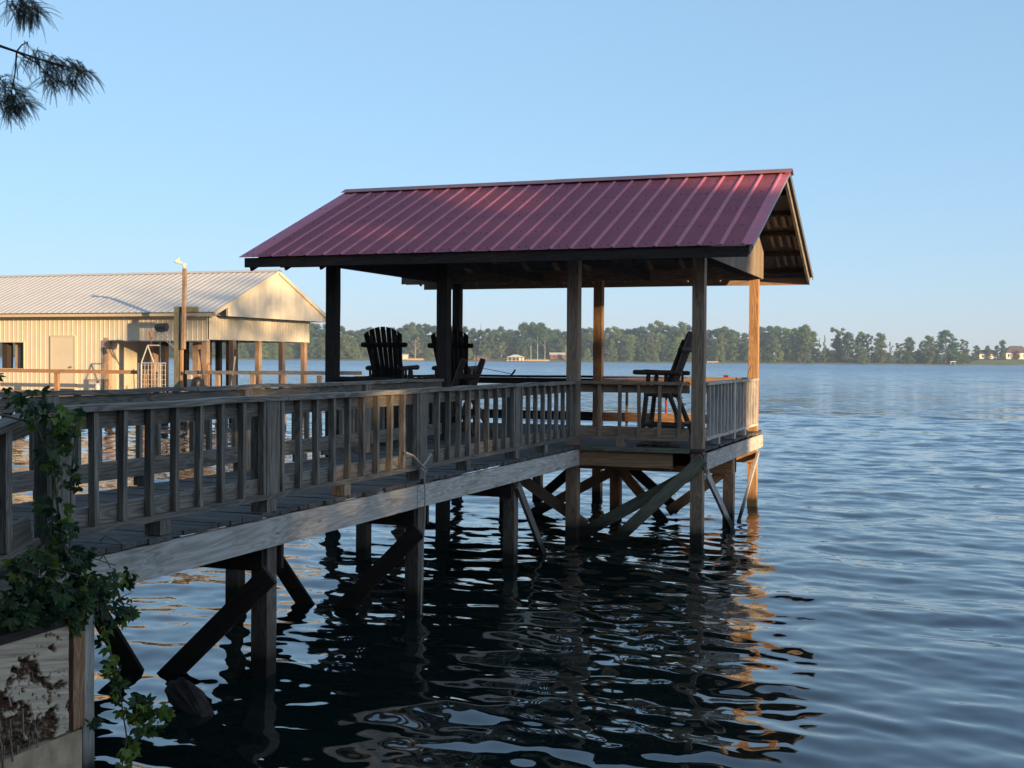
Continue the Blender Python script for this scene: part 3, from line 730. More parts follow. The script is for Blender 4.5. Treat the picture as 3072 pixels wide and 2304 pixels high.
k = MB(); k.board((-1.52, -16.9, .06), (-1.52, -11.04, .06), .12, .64, n=10, jit=.006); k.build('footing', M['stone'], sw)
k = MB(); k.board((-1.62, -16.9, 1.035), (-1.62, -11.2, 1.05), .36, .05, n=8, jit=.006); k.build('cap_board', M['darkwood'], sw)
k = MB(); k.board((-1.50, -11.145, .40), (-1.50, -11.145, 1.06), .035, .06, up=(0, 1, 0)); k.build('dark_batten', M['darkwood'], sw)  # dark strip standing in for the shadowed gap beside the corner post
k = MB(); k.board((-1.475, -11.085, .40), (-1.478, -11.085, 1.09), .07, .10, up=(0, 1, 0), n=3, jit=.004); k.build('corner_post', M['orange'], sw)
k = MB(); k.board((-1.52, -10.975, -.5), (-1.52, -10.975, 1.06), .12, .10, up=(0, 1, 0), n=3, jit=.003); k.build('corner_post', M['graylight'], sw)
# splinters along the eaten-away timber
k = MB(); rr = random.Random(3)
for i in range(60):
    y = rr.uniform(-12.4, -11.35); z = rr.uniform(.42, .86)
    if eaten(y, z) < .35: continue
    L = rr.uniform(.05, .17); sl = rr.uniform(-.02, .02)
    k.board((-1.468 + rr.uniform(-.012, .012), y, z), (-1.458 + rr.uniform(-.01, .016), y + sl, z - L), rr.uniform(.003, .008), rr.uniform(.004, .012), up=(0, 1, 0))
k.build('splinters', M['panel'], sw)['kind'] = 'stuff'
# bank ground
def heightfield(name, x0, x1, y0, y1, nx, ny, fn, m):
    vs = [(x0 + (x1 - x0) * i / nx, y0 + (y1 - y0) * j / ny, 0) for j in range(ny + 1) for i in range(nx + 1)]
    vs = [(x, y, fn(x, y)) for x, y, _ in vs]
    fs = [(j * (nx + 1) + i, j * (nx + 1) + i + 1, (j + 1) * (nx + 1) + i + 1, (j + 1) * (nx + 1) + i) for j in range(ny) for i in range(nx)]
    k = MB(); k.add(vs, fs); o = k.build(name, M[m], None, True); o['kind'] = 'structure'; return o
heightfield('ground', -46, -1.7, -40, -10.9, 40, 30, lambda x, y: (1.0 if y < -11.2 else .2) + .05 * math.sin(x * 1.3) * math.sin(y) - (.9 if y > -11.2 else 0), 'soil')
heightfield('ground', -1.7, 70, -70, -19.5, 40, 30, lambda x, y: .9 + .05 * math.sin(x * 1.3) * math.sin(y), 'soil')

# driftwood stump in the water
k = MB(); k.tube([(-1.55, -9.50, -.14), (-1.72, -9.42, -.03), (-1.88, -9.34, .05), (-2.02, -9.28, .10), (-2.10, -9.25, .115)], [.05, .08, .095, .10, .07], 26, wob=.22)
tag(k.build('sunken_log', M['debris'], None), 'dark rotten log end sticking out of the water beside the first pile', 'log')
DEB = ((1.0, -6.6), (1.55, -6.9), (.55, -5.3))
for i, (x, y, lb) in enumerate(((.33, -7.2, 'small floating bark flake on the open water right of the roof reflection'), (.15, -1.1, 'tiny floating bark bit nearest the dark roof reflection edge'), (1.0, -8.4, 'lowest floating bark flake near the bottom right'))):
    k = MB(); k.tube([(x - .05, y, .02), (x, y + .01, .035), (x + .05, y, .02)], [.012, .02, .012], 6); tag(k.build('bark_flake', M['debris']), lb, 'bark')

# ------------------------------------------------------------------ vine
def leaf(k, p, d, nrm, L, wr, fold=.25):
    """ovate pointed leaflet with a folded midrib"""
    d = d.normalized(); s = d.cross(nrm).normalized(); n_ = s.cross(d).normalized()
    prof = ((0, 0), (.2, .17), (.48, .25), (.76, .15), (1, 0))
    vs = [p + d * (L * t) - n_ * (L * .18 * t * t) for t, _ in prof]
    for sg in (-1, 1):
        for t, w_ in prof[1:-1]: vs.append(p + d * (L * t) + s * (sg * w_ * L) + n_ * (fold * w_ * L - L * .18 * t * t))
    fs = [(0, 5, 1), (1, 5, 6, 2), (2, 6, 7, 3), (3, 7, 4), (0, 1, 8), (1, 2, 9, 8), (2, 3, 10, 9), (3, 4, 10)]
    k.add(vs, fs, None, wr)
def creeper_leaf(k, p, rg, L, wr):
    out = Vector((rg.uniform(.1, 1), rg.uniform(-1, .3), rg.uniform(-.5, .5))).normalized()
    down = Vector((rg.uniform(-.6, .8), rg.uniform(-.7, .4), rg.uniform(-1, .1))).normalized()
    nrm = (out - down * out.dot(down)).normalized(); s = down.cross(nrm)
    for a in rg.choice(((-1.1, -.45, 0, .45, 1.1), (-.8, 0, .8), (-.7, 0, .7))):
        d = down * math.cos(a) + s * math.sin(a); leaf(k, p + d * .008, d, nrm + s * rg.uniform(-.2, .2), L * (1 - .22 * abs(a)) * rg.uniform(.85, 1.1), wr)
vn = thing('creeper_vine', 'leafy green creeper climbing the near rail post and spilling over the seawall', 'vine', (-1.6, -11.2, 0))
rg = random.Random(11); kd, ky, ks = MB(), MB(), MB()
def blob(c, r_, n, yl=.1, L=(.042, .078)):
    for _ in range(int(n * 1.7)):
        while True:
            q = Vector((rg.uniform(-1, 1), rg.uniform(-1, 1), rg.uniform(-1, 1)))
            if q.length < 1: break
        p = Vector((c[0] + q.x * r_[0], c[1] + q.y * r_[1], c[2] + q.z * r_[2]))
        creeper_leaf(ky if rg.random() < yl else kd, p, rg, rg.uniform(*L), rg.random())
VINE = [  # centre, radii, leaves, share of yellow-green
    ((-1.62, -11.28, 2.30), (.10, .16, .12), 16, .15), ((-1.5, -11.75, 2.44), (.06, .14, .10), 10, .05), ((-1.70, -10.86, 2.20), (.07, .16, .14), 20, .45),
    ((-1.66, -11.02, 2.02), (.07, .16, .12), 12, .1), ((-1.64, -10.95, 1.86), (.07, .12, .13), 10, .15), ((-1.62, -11.1, 1.68), (.07, .12, .12), 10, .1), ((-1.6, -11.0, 1.52), (.08, .12, .12), 14, .2),
    ((-1.50, -11.25, 1.38), (.14, .34, .14), 90, .08), ((-1.48, -11.35, 1.20), (.14, .46, .14), 150, .05), ((-1.46, -11.05, 1.16), (.10, .28, .16), 80, .08),
    ((-1.46, -10.72, 1.18), (.06, .20, .12), 20, .5), ((-1.42, -10.75, 1.02), (.05, .14, .07), 12, .25),
    ((-1.42, -10.85, .92), (.04, .05, .10), 10, .5), ((-1.42, -10.80, .72), (.04, .05, .10), 9, .3), ((-1.40, -10.76, .55), (.05, .07, .08), 9, .3),
    ((-1.36, -10.66, .42), (.07, .14, .10), 20, .35), ((-1.34, -10.52, .32), (.07, .18, .10), 20, .55), ((-1.36, -10.72, .18), (.05, .08, .08), 9, .7), ((-1.36, -10.80, .08), (.04, .04, .04), 3, .9),
    ((-1.40, -11.02, .44), (.02, .04, .04), 3, .0)]
for c, r_, n, yl in VINE: blob(c, r_, n, yl)
ks.tube([(-1.55, -12.4, 2.35), (-1.58, -11.7, 2.30), (-1.66, -11.2, 2.2), (-1.66, -11.05, 1.9), (-1.64, -11.0, 1.5), (-1.5, -11.0, 1.1)], [.009, .008, .007, .007, .008, .01], 6)
ks.tube([(-1.66, -10.85, 2.2), (-1.66, -10.9, 1.8), (-1.60, -10.98, 1.3)], .005, 6)
ks.tube([(-1.45, -10.9, 1.1), (-1.43, -10.82, .8), (-1.40, -10.76, .5), (-1.35, -10.6, .35), (-1.34, -10.3, .30)], .007, 6)
ks.tube([(-1.40, -10.76, .5), (-1.37, -10.74, .25), (-1.36, -10.8, .08)], .005, 6)
for i in range(26): p = Vector((-1.5 + rg.uniform(-.1, .1), -11.2 + rg.uniform(-.4, .4), 1.3 + rg.uniform(-.2, .2))); ks.tube([p, p + Vector((.06, rg.uniform(-.1, .1), .04)), p + Vector((.1, rg.uniform(-.16, .16), -.04))], .0035, 5)
for k, nm, m_ in ((kd, 'foliage', 'leafvine'), (ky, 'young_foliage', 'leafvineyel'), (ks, 'stem', 'stem')): k.build(nm, M[m_], vn)

# ------------------------------------------------------------------ overhanging cypress
cy = thing('cypress_tree', 'overhanging cypress sprays with fine drooping needles against the sky, upper left', 'tree', (-3.6, -15.5, 1.0))
k = MB(); k.tube([(-3.6, -15.5, .8), (-3.55, -15.5, 3), (-3.5, -15.4, 6), (-3.45, -15.4, 10)], [.30, .22, .17, .08], 14, wob=.04); k.build('trunk', M['barkm'], cy)
kb, kn = MB(), MB(); rc = random.Random(4)
def camp(px, py, D):   # a point seen at (px, py) in the photograph, D metres out: used to measure where the sprays hang
    c, s = math.cos(ROLL), math.sin(ROLL); x, y = px - 1536, py - 1152
    a, b_ = (x * c + y * s) / FPX, -(-x * s + y * c) / FPX
    Y = math.cos(PITCH) + b_ * math.sin(PITCH); Z = -math.sin(PITCH) + b_ * math.cos(PITCH)
    return CAM + (FW * Y + RT * a + Vector((0, 0, Z))) * D
def frond(p, d, L, droop=.5, nl=22):
    """needle spray: a curved rachis with needles both sides"""
    d = d.normalized(); s = d.cross(Vector((rc.uniform(-.4, .4), rc.uniform(-1, 1), rc.uniform(-.4, .4)))).normalized(); q = p.copy(); prev = p.copy(); step = L / nl; pts = [p]
    for i in range(nl):
        d = (d + Vector((0, 0, -droop * step * 6)) + Vector((rc.uniform(-1, 1), rc.uniform(-1, 1), rc.uniform(-1, 1))) * .03).normalized(); q = q + d * step; pts.append(q)
        nl_ = .0075 * math.sin(math.pi * min(1, (i + 2) / (nl * .9))) + .004
        for sg in (-1, 1):
            e = (s * sg + d * .9).normalized() * nl_; wv = d * .0007
            kn.add([q - wv, q + wv, q + e + wv * .4, q + e - wv * .4], [(0, 1, 2, 3)], None, rc.random())
    kb.tube([pts[0], pts[len(pts) // 2], pts[-1]], [.0012, .0009, .0005], 4)
D0 = 5.2
def twig(px, n=2, D=D0, r0=.004, r1=.002):
    pts = [camp(x, y, D) for x, y in px]; kb.tube(pts, [r0 + (r1 - r0) * i / (len(pts) - 1) for i in range(len(pts))], 6); return pts
def spray(px, py, rad, n, L=(.05, .10), down=.7, D=D0):
    for _ in range(n):
        a = rc.uniform(0, 6.28); rr_ = rad * math.sqrt(rc.random()); p = camp(px + math.cos(a) * rr_, py + math.sin(a) * rr_, D + rc.uniform(-.06, .06))
        d = RT * rc.uniform(-.5, 1) + Vector((0, 0, rc.uniform(-1.5, .25) * down)) + FW * rc.uniform(-.6, .6)
        frond(p, d, rc.uniform(*L) * 1.15, 1.3)
base = camp(-700, -60, D0 + .2)
kb.tube([Vector((-3.5, -15.4, 5.2)), camp(-900, -260, D0 + .3), base, camp(-200, 60, D0)], [.05, .035, .02, .008], 8)
twig([(-200, 60), (0, 138), (50, 155), (110, 175), (190, 198), (262, 215)], r0=.007)
twig([(50, 155), (110, 190), (150, 230)]); twig([(50, 155), (45, 220), (30, 300)]); twig([(-200, 60), (-60, 200), (0, 235), (50, 300)])
twig([(-200, 60), (-50, -60), (30, -40), (80, 30)]); twig([(50, 155), (65, 135), (85, 125)])
for a in ((110, 160, 22, 26), (150, 180, 26, 40), (190, 190, 26, 40), (232, 200, 24, 36), (255, 215, 14, 14), (140, 222, 22, 36), (160, 250, 14, 14), (210, 238, 20, 26), (75, 125, 10, 5), (55, 185, 20, 10)): spray(*a)
for a in ((10, 240, 22, 30), (40, 265, 24, 46), (45, 300, 24, 50), (28, 325, 16, 30), (75, 310, 14, 18), (-10, 290, 25, 30)): spray(*a, L=(.05, .09))
for a in ((40, 0, 24, 40), (80, 10, 26, 56), (108, 25, 16, 26), (60, 35, 16, 14)): spray(*a, L=(.06, .11), down=1.0)
for x, y in ((55, 30), (92, 40), (70, 45)):
    for _ in range(5): frond(camp(x + rc.uniform(-4, 4), y, D0), Vector((0, 0, -1)) + RT * rc.uniform(-.1, .15), rc.uniform(.06, .10), .2, 34)
kb.build('branch', M['barkm'], cy); kn.build('foliage', M['leafcyp'], cy)

# ------------------------------------------------------------------ neighbouring boathouse
BY, BX = 23.0, -23.87            # front wall plane, right gable wall plane
bh = thing('boathouse', 'long cream metal boathouse on timber posts with pale ribbed roof', 'boathouse', (-32, 27, 0))
XW = -46.0
def siding(m, x0, x1, z0, z1, y, rib=.229, out=-1, axis='x', fn=None):
    """ribbed vertical siding, outer face at y (axis x) with small standing ribs"""
    prof = []; x = x0
    prof.append((x0, 0))
    x += rib / 2
    while x < x1 - .03:
        prof += [(x - .03, 0), (x - .014, .019), (x + .014, .019), (x + .03, 0)]; x += rib
    prof.append((x1, 0)); vs = []; n = len(prof)
    for zz in (0, 1):
        for px_, h in prof:
            zt = (z0 if zz == 0 else (fn(px_) if fn else z1))
            vs.append((px_, y + out * h * .7, zt) if axis == 'x' else (y + out * h, px_, zt))
    fs = [(i, i + 1, n + i + 1, n + i) for i in range(n - 1)]
    # back face so the wall has thickness
    b0 = len(vs); bk = -.05 * out
    for zz in (0, 1):
        for px_ in (x0, x1):
            zt = (z0 if zz == 0 else (fn(px_) if fn else z1)); vs.append((px_, y + bk, zt) if axis == 'x' else (y + bk, px_, zt))
    fs += [(b0, b0 + 1, b0 + 3, b0 + 2), (0, n, b0 + 2, b0), (n - 1, b0 + 1, b0 + 3, 2 * n - 1), (0, b0, b0 + 1, n - 1)]
    m.add(vs, fs)
WT = 4.16
k = MB()
siding(k, -32.70, -28.84, 1.16, WT, BY); siding(k, BX - 4.97, BX, 3.19, WT, BY); siding(k, XW, -32.70, 3.13, WT, BY)
siding(k, XW, -32.70, 1.16, 2.03, BY); siding(k, -46, -34.6, 2.03, 3.13, BY)
k.build('wall', M['cream'], bh)
k = MB(); siding(k, BY, 30.75, 3.24, WT, BX, out=1, axis='y', rib=.229); k.build('wall', M['cream'], bh)
k = MB(); siding(k, XW, BX, 3.22, WT, 30.75, out=1, rib=.458); k.build('wall', M['cream'], bh)
# gable end wall above
RYb, RZb, EZb = 27.1, 6.15, 4.27; G0, G1 = 22.72, 31.35
def gtop(y): return EZb + (RZb - EZb) * (1 - abs(y - RYb) / ((RYb - 22.5) if y < RYb else (31.55 - RYb))) - .06
k = MB(); ys = []
y = 23.45
sid = MB()
prof = []
while y < 31.3: prof.append(y); y += .2
vs = []; fs = []
for i, yy in enumerate(prof):
    h = .012 if i % 2 else 0
    zb = 4.15
    vs += [(-23.30 + h, yy, zb), (-23.30 + h, yy, max(gtop(yy), zb + .01)), (-23.36, yy, zb), (-23.36, yy, max(gtop(yy), zb + .01))]
for i in range(len(prof) - 1):
    a = 4 * i; fs += [(a, a + 4, a + 5, a + 1), (a + 2, a + 3, a + 7, a + 6), (a, a + 2, a + 6, a + 4)]
sid.add(vs, fs); sid.build('gable_wall', M['cream'], bh)
k = MB(); k.box(-23.87, -23.36, 23.5, 31.2, 4.14, 4.16); k.build('soffit', M['darkwood'], bh)
# roof
rbs = [XW + .1 + .229 * 2 * i for i in range(50)]
m1, _ = sheet(22.45, EZb, RYb, RZb, XW - .3, -23.22, [x for x in np.arange(XW, -23.3, .305)], rw=.035, rt=.012, rh=.016, ny=2)
br = m1.build('roof', M['creamroof'], bh)
m2, _ = sheet(31.6, EZb, RYb, RZb, XW - .3, -23.22, [x for x in np.arange(XW, -23.3, .305)], rw=.035, rt=.012, rh=.016, ny=2)
sub(m2, 'rear_roof_sheet', 'creamroof', br)
k = MB()
for s_ in (-1, 1):
    yb = RYb + s_ * .2
    vs = [(XW - .3, RYb, RZb + .05), (-23.2, RYb, RZb + .05), (-23.2, yb, RZb - .045), (XW - .3, yb, RZb - .045)]
    k.add(vs + [(x, y_, z_ - .004) for x, y_, z_ in vs], [(0, 1, 2, 3), (7, 6, 5, 4), (0, 4, 5, 1), (1, 5, 6, 2), (2, 6, 7, 3), (3, 7, 4, 0)])
sub(k, 'ridge_cap', 'creamroof', br)
k = MB(); k.board((-23.26, 22.5, EZb - .06), (-23.26, RYb, RZb - .07), .10, .13, n=1); k.board((-23.26, 31.5, EZb - .06), (-23.26, RYb, RZb - .07), .10, .13, n=1); sub(k, 'rake_trim', 'creamtrim', br)
k = MB(); k.box(XW, -24.1, 22.56, 22.6, EZb - .14, EZb - .012); k.box(-24.1, -23.25, 22.53, 22.63, EZb - .16, EZb - .02); sub(k, 'eave_trim', 'creamtrim', br)
k = MB(); k.box(XW, -23.3, 22.62, 22.98, WT + .002, WT + .02); sub(k, 'soffit', 'creamtrim', br)
# door
k = MB(); k.box(-31.27, -30.18, BY - .045, BY - .02, 1.25, 3.32); dr = k.build('door', M['creamdoor'], bh)
k = MB()
for x in (-31.32, -30.13): k.box(x - .04, x + .04, BY - .06, BY - .01, 1.2, 3.37)
k.box(-31.28, -30.17, BY - .06, BY - .01, 3.325, 3.40); sub(k, 'door_frame', 'creamtrim', dr)
k = MB(); k.tube([(-30.30, BY - .05, 2.12), (-30.30, BY - .12, 2.12)], .04, 10); sub(k, 'door_knob', 'galv', dr)
k = MB(); k.box(-31.3, -30.15, BY - .07, BY - .02, 1.17, 1.235); sub(k, 'threshold', 'darkwood', dr)
# opening edges
k = MB(); k.box(-28.86, -28.76, BY - .03, BY + .12, 1.16, 3.19); k.box(-28.76, BX + .0, BY - .035, BY - .024, 3.16, 3.20); k.build('opening_trim', M['trim'], bh)
k = MB(); k.box(-34.6, -32.7, BY - .035, BY + .06, 3.10, 3.14); k.box(-32.74, -32.69, BY - .035, BY + .06, 2.03, 3.10); k.box(-34.6, -32.7, BY - .035, BY + .06, 2.0, 2.04); k.build('window_frame', M['creamtrim'], bh)
# posts of the boathouse
for x, y, m_, w_ in ((-33.9, 23.3, 'darkwood', .25), (-33.3, 23.4, 'brown', .28), (-28.62, 23.1, 'brown', .24), (-27.6, 24.6, 'brown', .3), (-27.2, 26.2, 'darkwood', .25), (-26.3, 23.6, 'darkwood', .22), (-25.9, 25.2, 'brown', .24), (-25.2, 24.2, 'brown', .26), (-24.05, 22.72 + .4, 'brown', .22)):
    k = MB(); k.board((x, y, -1.2), (x, y, 3.3), w_, w_, up=(0, 1, 0), n=2); k.build('post', M[m_], bh)
for y in (24.85, 26.75, 28.6, 30.45):
    k = MB(); k.board((BX - .12, y, -1.2), (BX - .12, y, 3.26), .19, .24, up=(0, 1, 0), n=2); k.build('post', M['brown'], bh)
for x in (-28.5, -32.6, -36.5, -40.5):
    k = MB(); k.board((x, 30.6, -1.2), (x, 30.6, 3.3), .22, .22, up=(0, 1, 0)); k.build('post', M['darkwood'], bh)
k = MB(); k.box(-28.70, -28.30, 23.2, 26.0, 1.2, 3.2); k.build('inner_wall', M['cream'], bh)
# rear inner partition behind the opening, seen as dark wood
k = MB(); k.box(-27.2, -26.9, 27.5, 27.7, 1.2, 3.3); k.box(-25.0, -24.55, 25.9, 26.1, 1.2, 3.25); k.build('inner_post', M['darkwood'], bh)

# dock walk in front of the boathouse
bw = thing('boathouse_walk', 'sunlit low timber railing and deck in front of the cream boathouse', 'dock', (-30, 21.2, 0))
k = MB()
for i in range(150): x = -46 + i * .2; k.board((x, 20.8, 1.14 + random.uniform(-.004, .004)), (x, 22.9, 1.14), .19, .04)
k.build('decking', M['brown'], bw)
k = MB(); k.board((-46, 20.82, 1.03), (-16.2, 20.82, 1.03), .05, .18, n=2); k.build('rim_beam', M['brown'], bw)
k = MB(); k.board((-46, 20.95, 1.98), (-25.12, 20.95, 1.98), .05, .14, n=4, jit=.004); k.build('top_rail', M['orange'], bw)
k = MB(); k.board((-23.45, 20.95, 2.00), (-16.2, 20.95, 2.05), .05, .13, n=4, jit=.004); k.build('top_rail', M['gray'], bw)
for x in (-38, -34.6, -32.25, -29.35, -25.28): k = MB(); k.board((x, 21.02, -.8), (x, 21.02, 1.91), .17, .12, up=(0, 1, 0)); k.build('rail_post', M['orange'], bw)
for x in (-23.3, -22.1, -20.62, -19.35, -17.9, -16.4): k = MB(); k.board((x, 21.02, -.8), (x, 21.02, 1.95), .16, .12, up=(0, 1, 0)); k.build('rail_post', M['graylight' if x < -23 else 'brown'], bw)
# light pole
lp = thing('light_pole', 'tall square timber pole with a pale floodlight on top beside the boathouse corner', 'light pole', (-23.9, 21.2, 0))
k = MB(); k.board((-23.95, 21.2, -1), (-23.95, 21.2, 4.42), .22, .2, up=(0, 1, 0), n=4, jit=.004); k.build('pole', M['greenwood'], lp)
k = MB(); k.board((-23.75, 21.15, 1.1), (-23.75, 21.15, 4.05), .08, .12, up=(0, 1, 0), n=3); k.build('side_board', M['orange'], lp)
k = MB(); k.board((-23.60, 21.05, 2.85), (-23.56, 21.05, 5.82), .12, .12, up=(0, 1, 0), n=4); k.build('upper_pole', M['brown'], lp)
k = MB(); k.box(-23.8, -23.1, 21.2, 21.3, 4.22, 4.42); k.build('bracket', M['greenwood'], lp)
k = MB(); k.tube([(-23.58, 21.05, 5.82), (-23.58, 21.05, 5.95)], .045, 8); k.tube([(-23.62, 21.0, 5.98), (-23.62, 20.98, 6.0), (-23.80, 20.8, 6.08)], [.03, .04, .07], 10); k.tube([(-23.55, 21.0, 5.98), (-23.42, 20.85, 5.94)], [.04, .065], 10); k.tube([(-23.70, 20.9, 6.08), (-23.72, 20.9, 6.2)], .03, 6); k.build('floodlight', M['creamdoor'], lp)
# winch box on a bracket
wn = thing('winch', 'black winch box on a thin metal arm beside the timber pole', 'winch', (-24.6, 21.2, 3.4))
k = MB(); k.tube([(-24.75, 21.0, 3.66), (-24.3, 21.0, 3.68)], [.14, .14], 12); k.box(-24.72, -24.34, 20.9, 21.12, 3.5, 3.62); k.build('box', M['black'], wn)
k = MB(); k.tube([(-24.7, 21.0, 3.45), (-24.05, 21.1, 2.9)], .03, 6); k.tube([(-24.9, 21.0, 3.46), (-24.25, 21.0, 3.5)], .02, 6); k.tube([(-24.4, 21.0, 3.5), (-24.15, 21.0, 3.1)], .02, 6); k.build('arm', M['galv'], wn)
k = MB(); k.tube([(-25.05, 21.0, 3.50), (-24.95, 21.0, 3.25)], .06, 8); k.tube([(-25.0, 21.0, 3.25), (-25.0, 21.0, 2.9)], .01, 5); k.build('hook', M['rust'], wn)
# gangway with wire grid sides
gw = thing('gangway', 'white metal gangway frame with wire grid sides standing beside the pole', 'gangway', (-24.7, 20.6, 1.1))
k = MB(); y = 20.6
for a, c_ in (((-25.12, 1.1), (-25.12, 2.35)), ((-25.12, 2.35), (-24.85, 2.98)), ((-24.85, 2.98), (-24.35, 2.98)), ((-24.85, 2.98), (-24.58, 2.35)), ((-25.12, 2.33), (-24.05, 2.33)), ((-24.3, 1.1), (-24.3, 2.33))):
    k.tube([(a[0], y, a[1]), (c_[0], y, c_[1])], .024, 7)
k.build('frame', M['white'], gw)
k = MB()
for i in range(1, 8): k.tube([(-25.12 + i * .15, y, 1.15), (-25.12 + i * .15, y, 2.33)], .010, 5)
for i in range(7): k.tube([(-25.12, y, 1.2 + i * .175), (-24.05, y, 1.2 + i * .175)], .010, 5)
k.build('wire_grid', M['white'], gw)
k = MB(); k.tube([(-25.30, 20.7, .9), (-25.30, 20.7, 2.32)], .06, 8); tag(k.build('pipe_post', M['galv']), 'round grey metal pipe post left of the white gangway frame', 'post')
# outboard motor and clutter
om = thing('outboard_motor', 'black outboard motor with coiled orange hose behind the grey walkway rail', 'motor', (-22.6, 20.6, 1.2))
k = MB(); k.tube([(-22.75, 20.6, 1.30), (-22.75, 20.6, 1.35), (-22.7, 20.6, 1.60), (-22.62, 20.6, 1.78), (-22.6, 20.6, 1.82)], [.15, .2, .22, .16, .06], 12); k.build('cowling', M['black'], om, True)
k = MB(); k.tube([(-22.8, 20.58, 1.4), (-23.3, 20.5, 1.28)], .035, 7); k.build('tiller', M['white'], om)
k = MB(); k.tube([(-22.95, 20.6, 1.72), (-22.6, 20.5, 1.86), (-22.3, 20.55, 1.84), (-22.15, 20.6, 1.95), (-22.1, 20.6, 2.25), (-22.2, 20.6, 2.35), (-22.28, 20.6, 2.2), (-22.22, 20.6, 1.9), (-22.2, 20.6, 1.4)], .022, 6); k.build('hose', M['rust'], om)
for x, lb, m_ in ((-23.05, 'dark handled tool leaning in the boathouse opening right of the pole', 'black'), (-21.95, 'pale handled tool leaning in the boathouse opening above the motor', 'barkpale')):
    t = thing('long_tool', lb, 'tool', (x, 21.6, 1.2)); sx = -1 if x < -22.5 else 1
    k = MB(); k.tube([(x, 21.6, 1.2), (x + sx * .22, 21.6, 2.7)], .025, 6); k.build('handle', M[m_], t)
    k = MB(); k.tube([(x + sx * .20, 21.6, 2.6), (x + sx * .24, 21.6, 2.85)], [.03, .06], 8); k.build('head', M['black'], t)
jg = thing('jug', 'small white jug with a dark cap on the walk left of the gangway', 'jug', (-27.35, 20.9, 1.16))
k = MB(); k.tube([(-27.35, 20.9, 1.16), (-27.35, 20.9, 1.2), (-27.35, 20.9, 1.42), (-27.35, 20.9, 1.5), (-27.35, 20.9, 1.56)], [.08, .10, .10, .07, .035], 12); k.tube([(-27.47, 20.9, 1.42), (-27.25, 20.9, 1.44)], .03, 6); k.build('body', M['white'], jg, True)
k = MB(); k.tube([(-27.35, 20.9, 1.56), (-27.35, 20.9, 1.63)], .05, 8); k.build('cap', M['black'], jg)

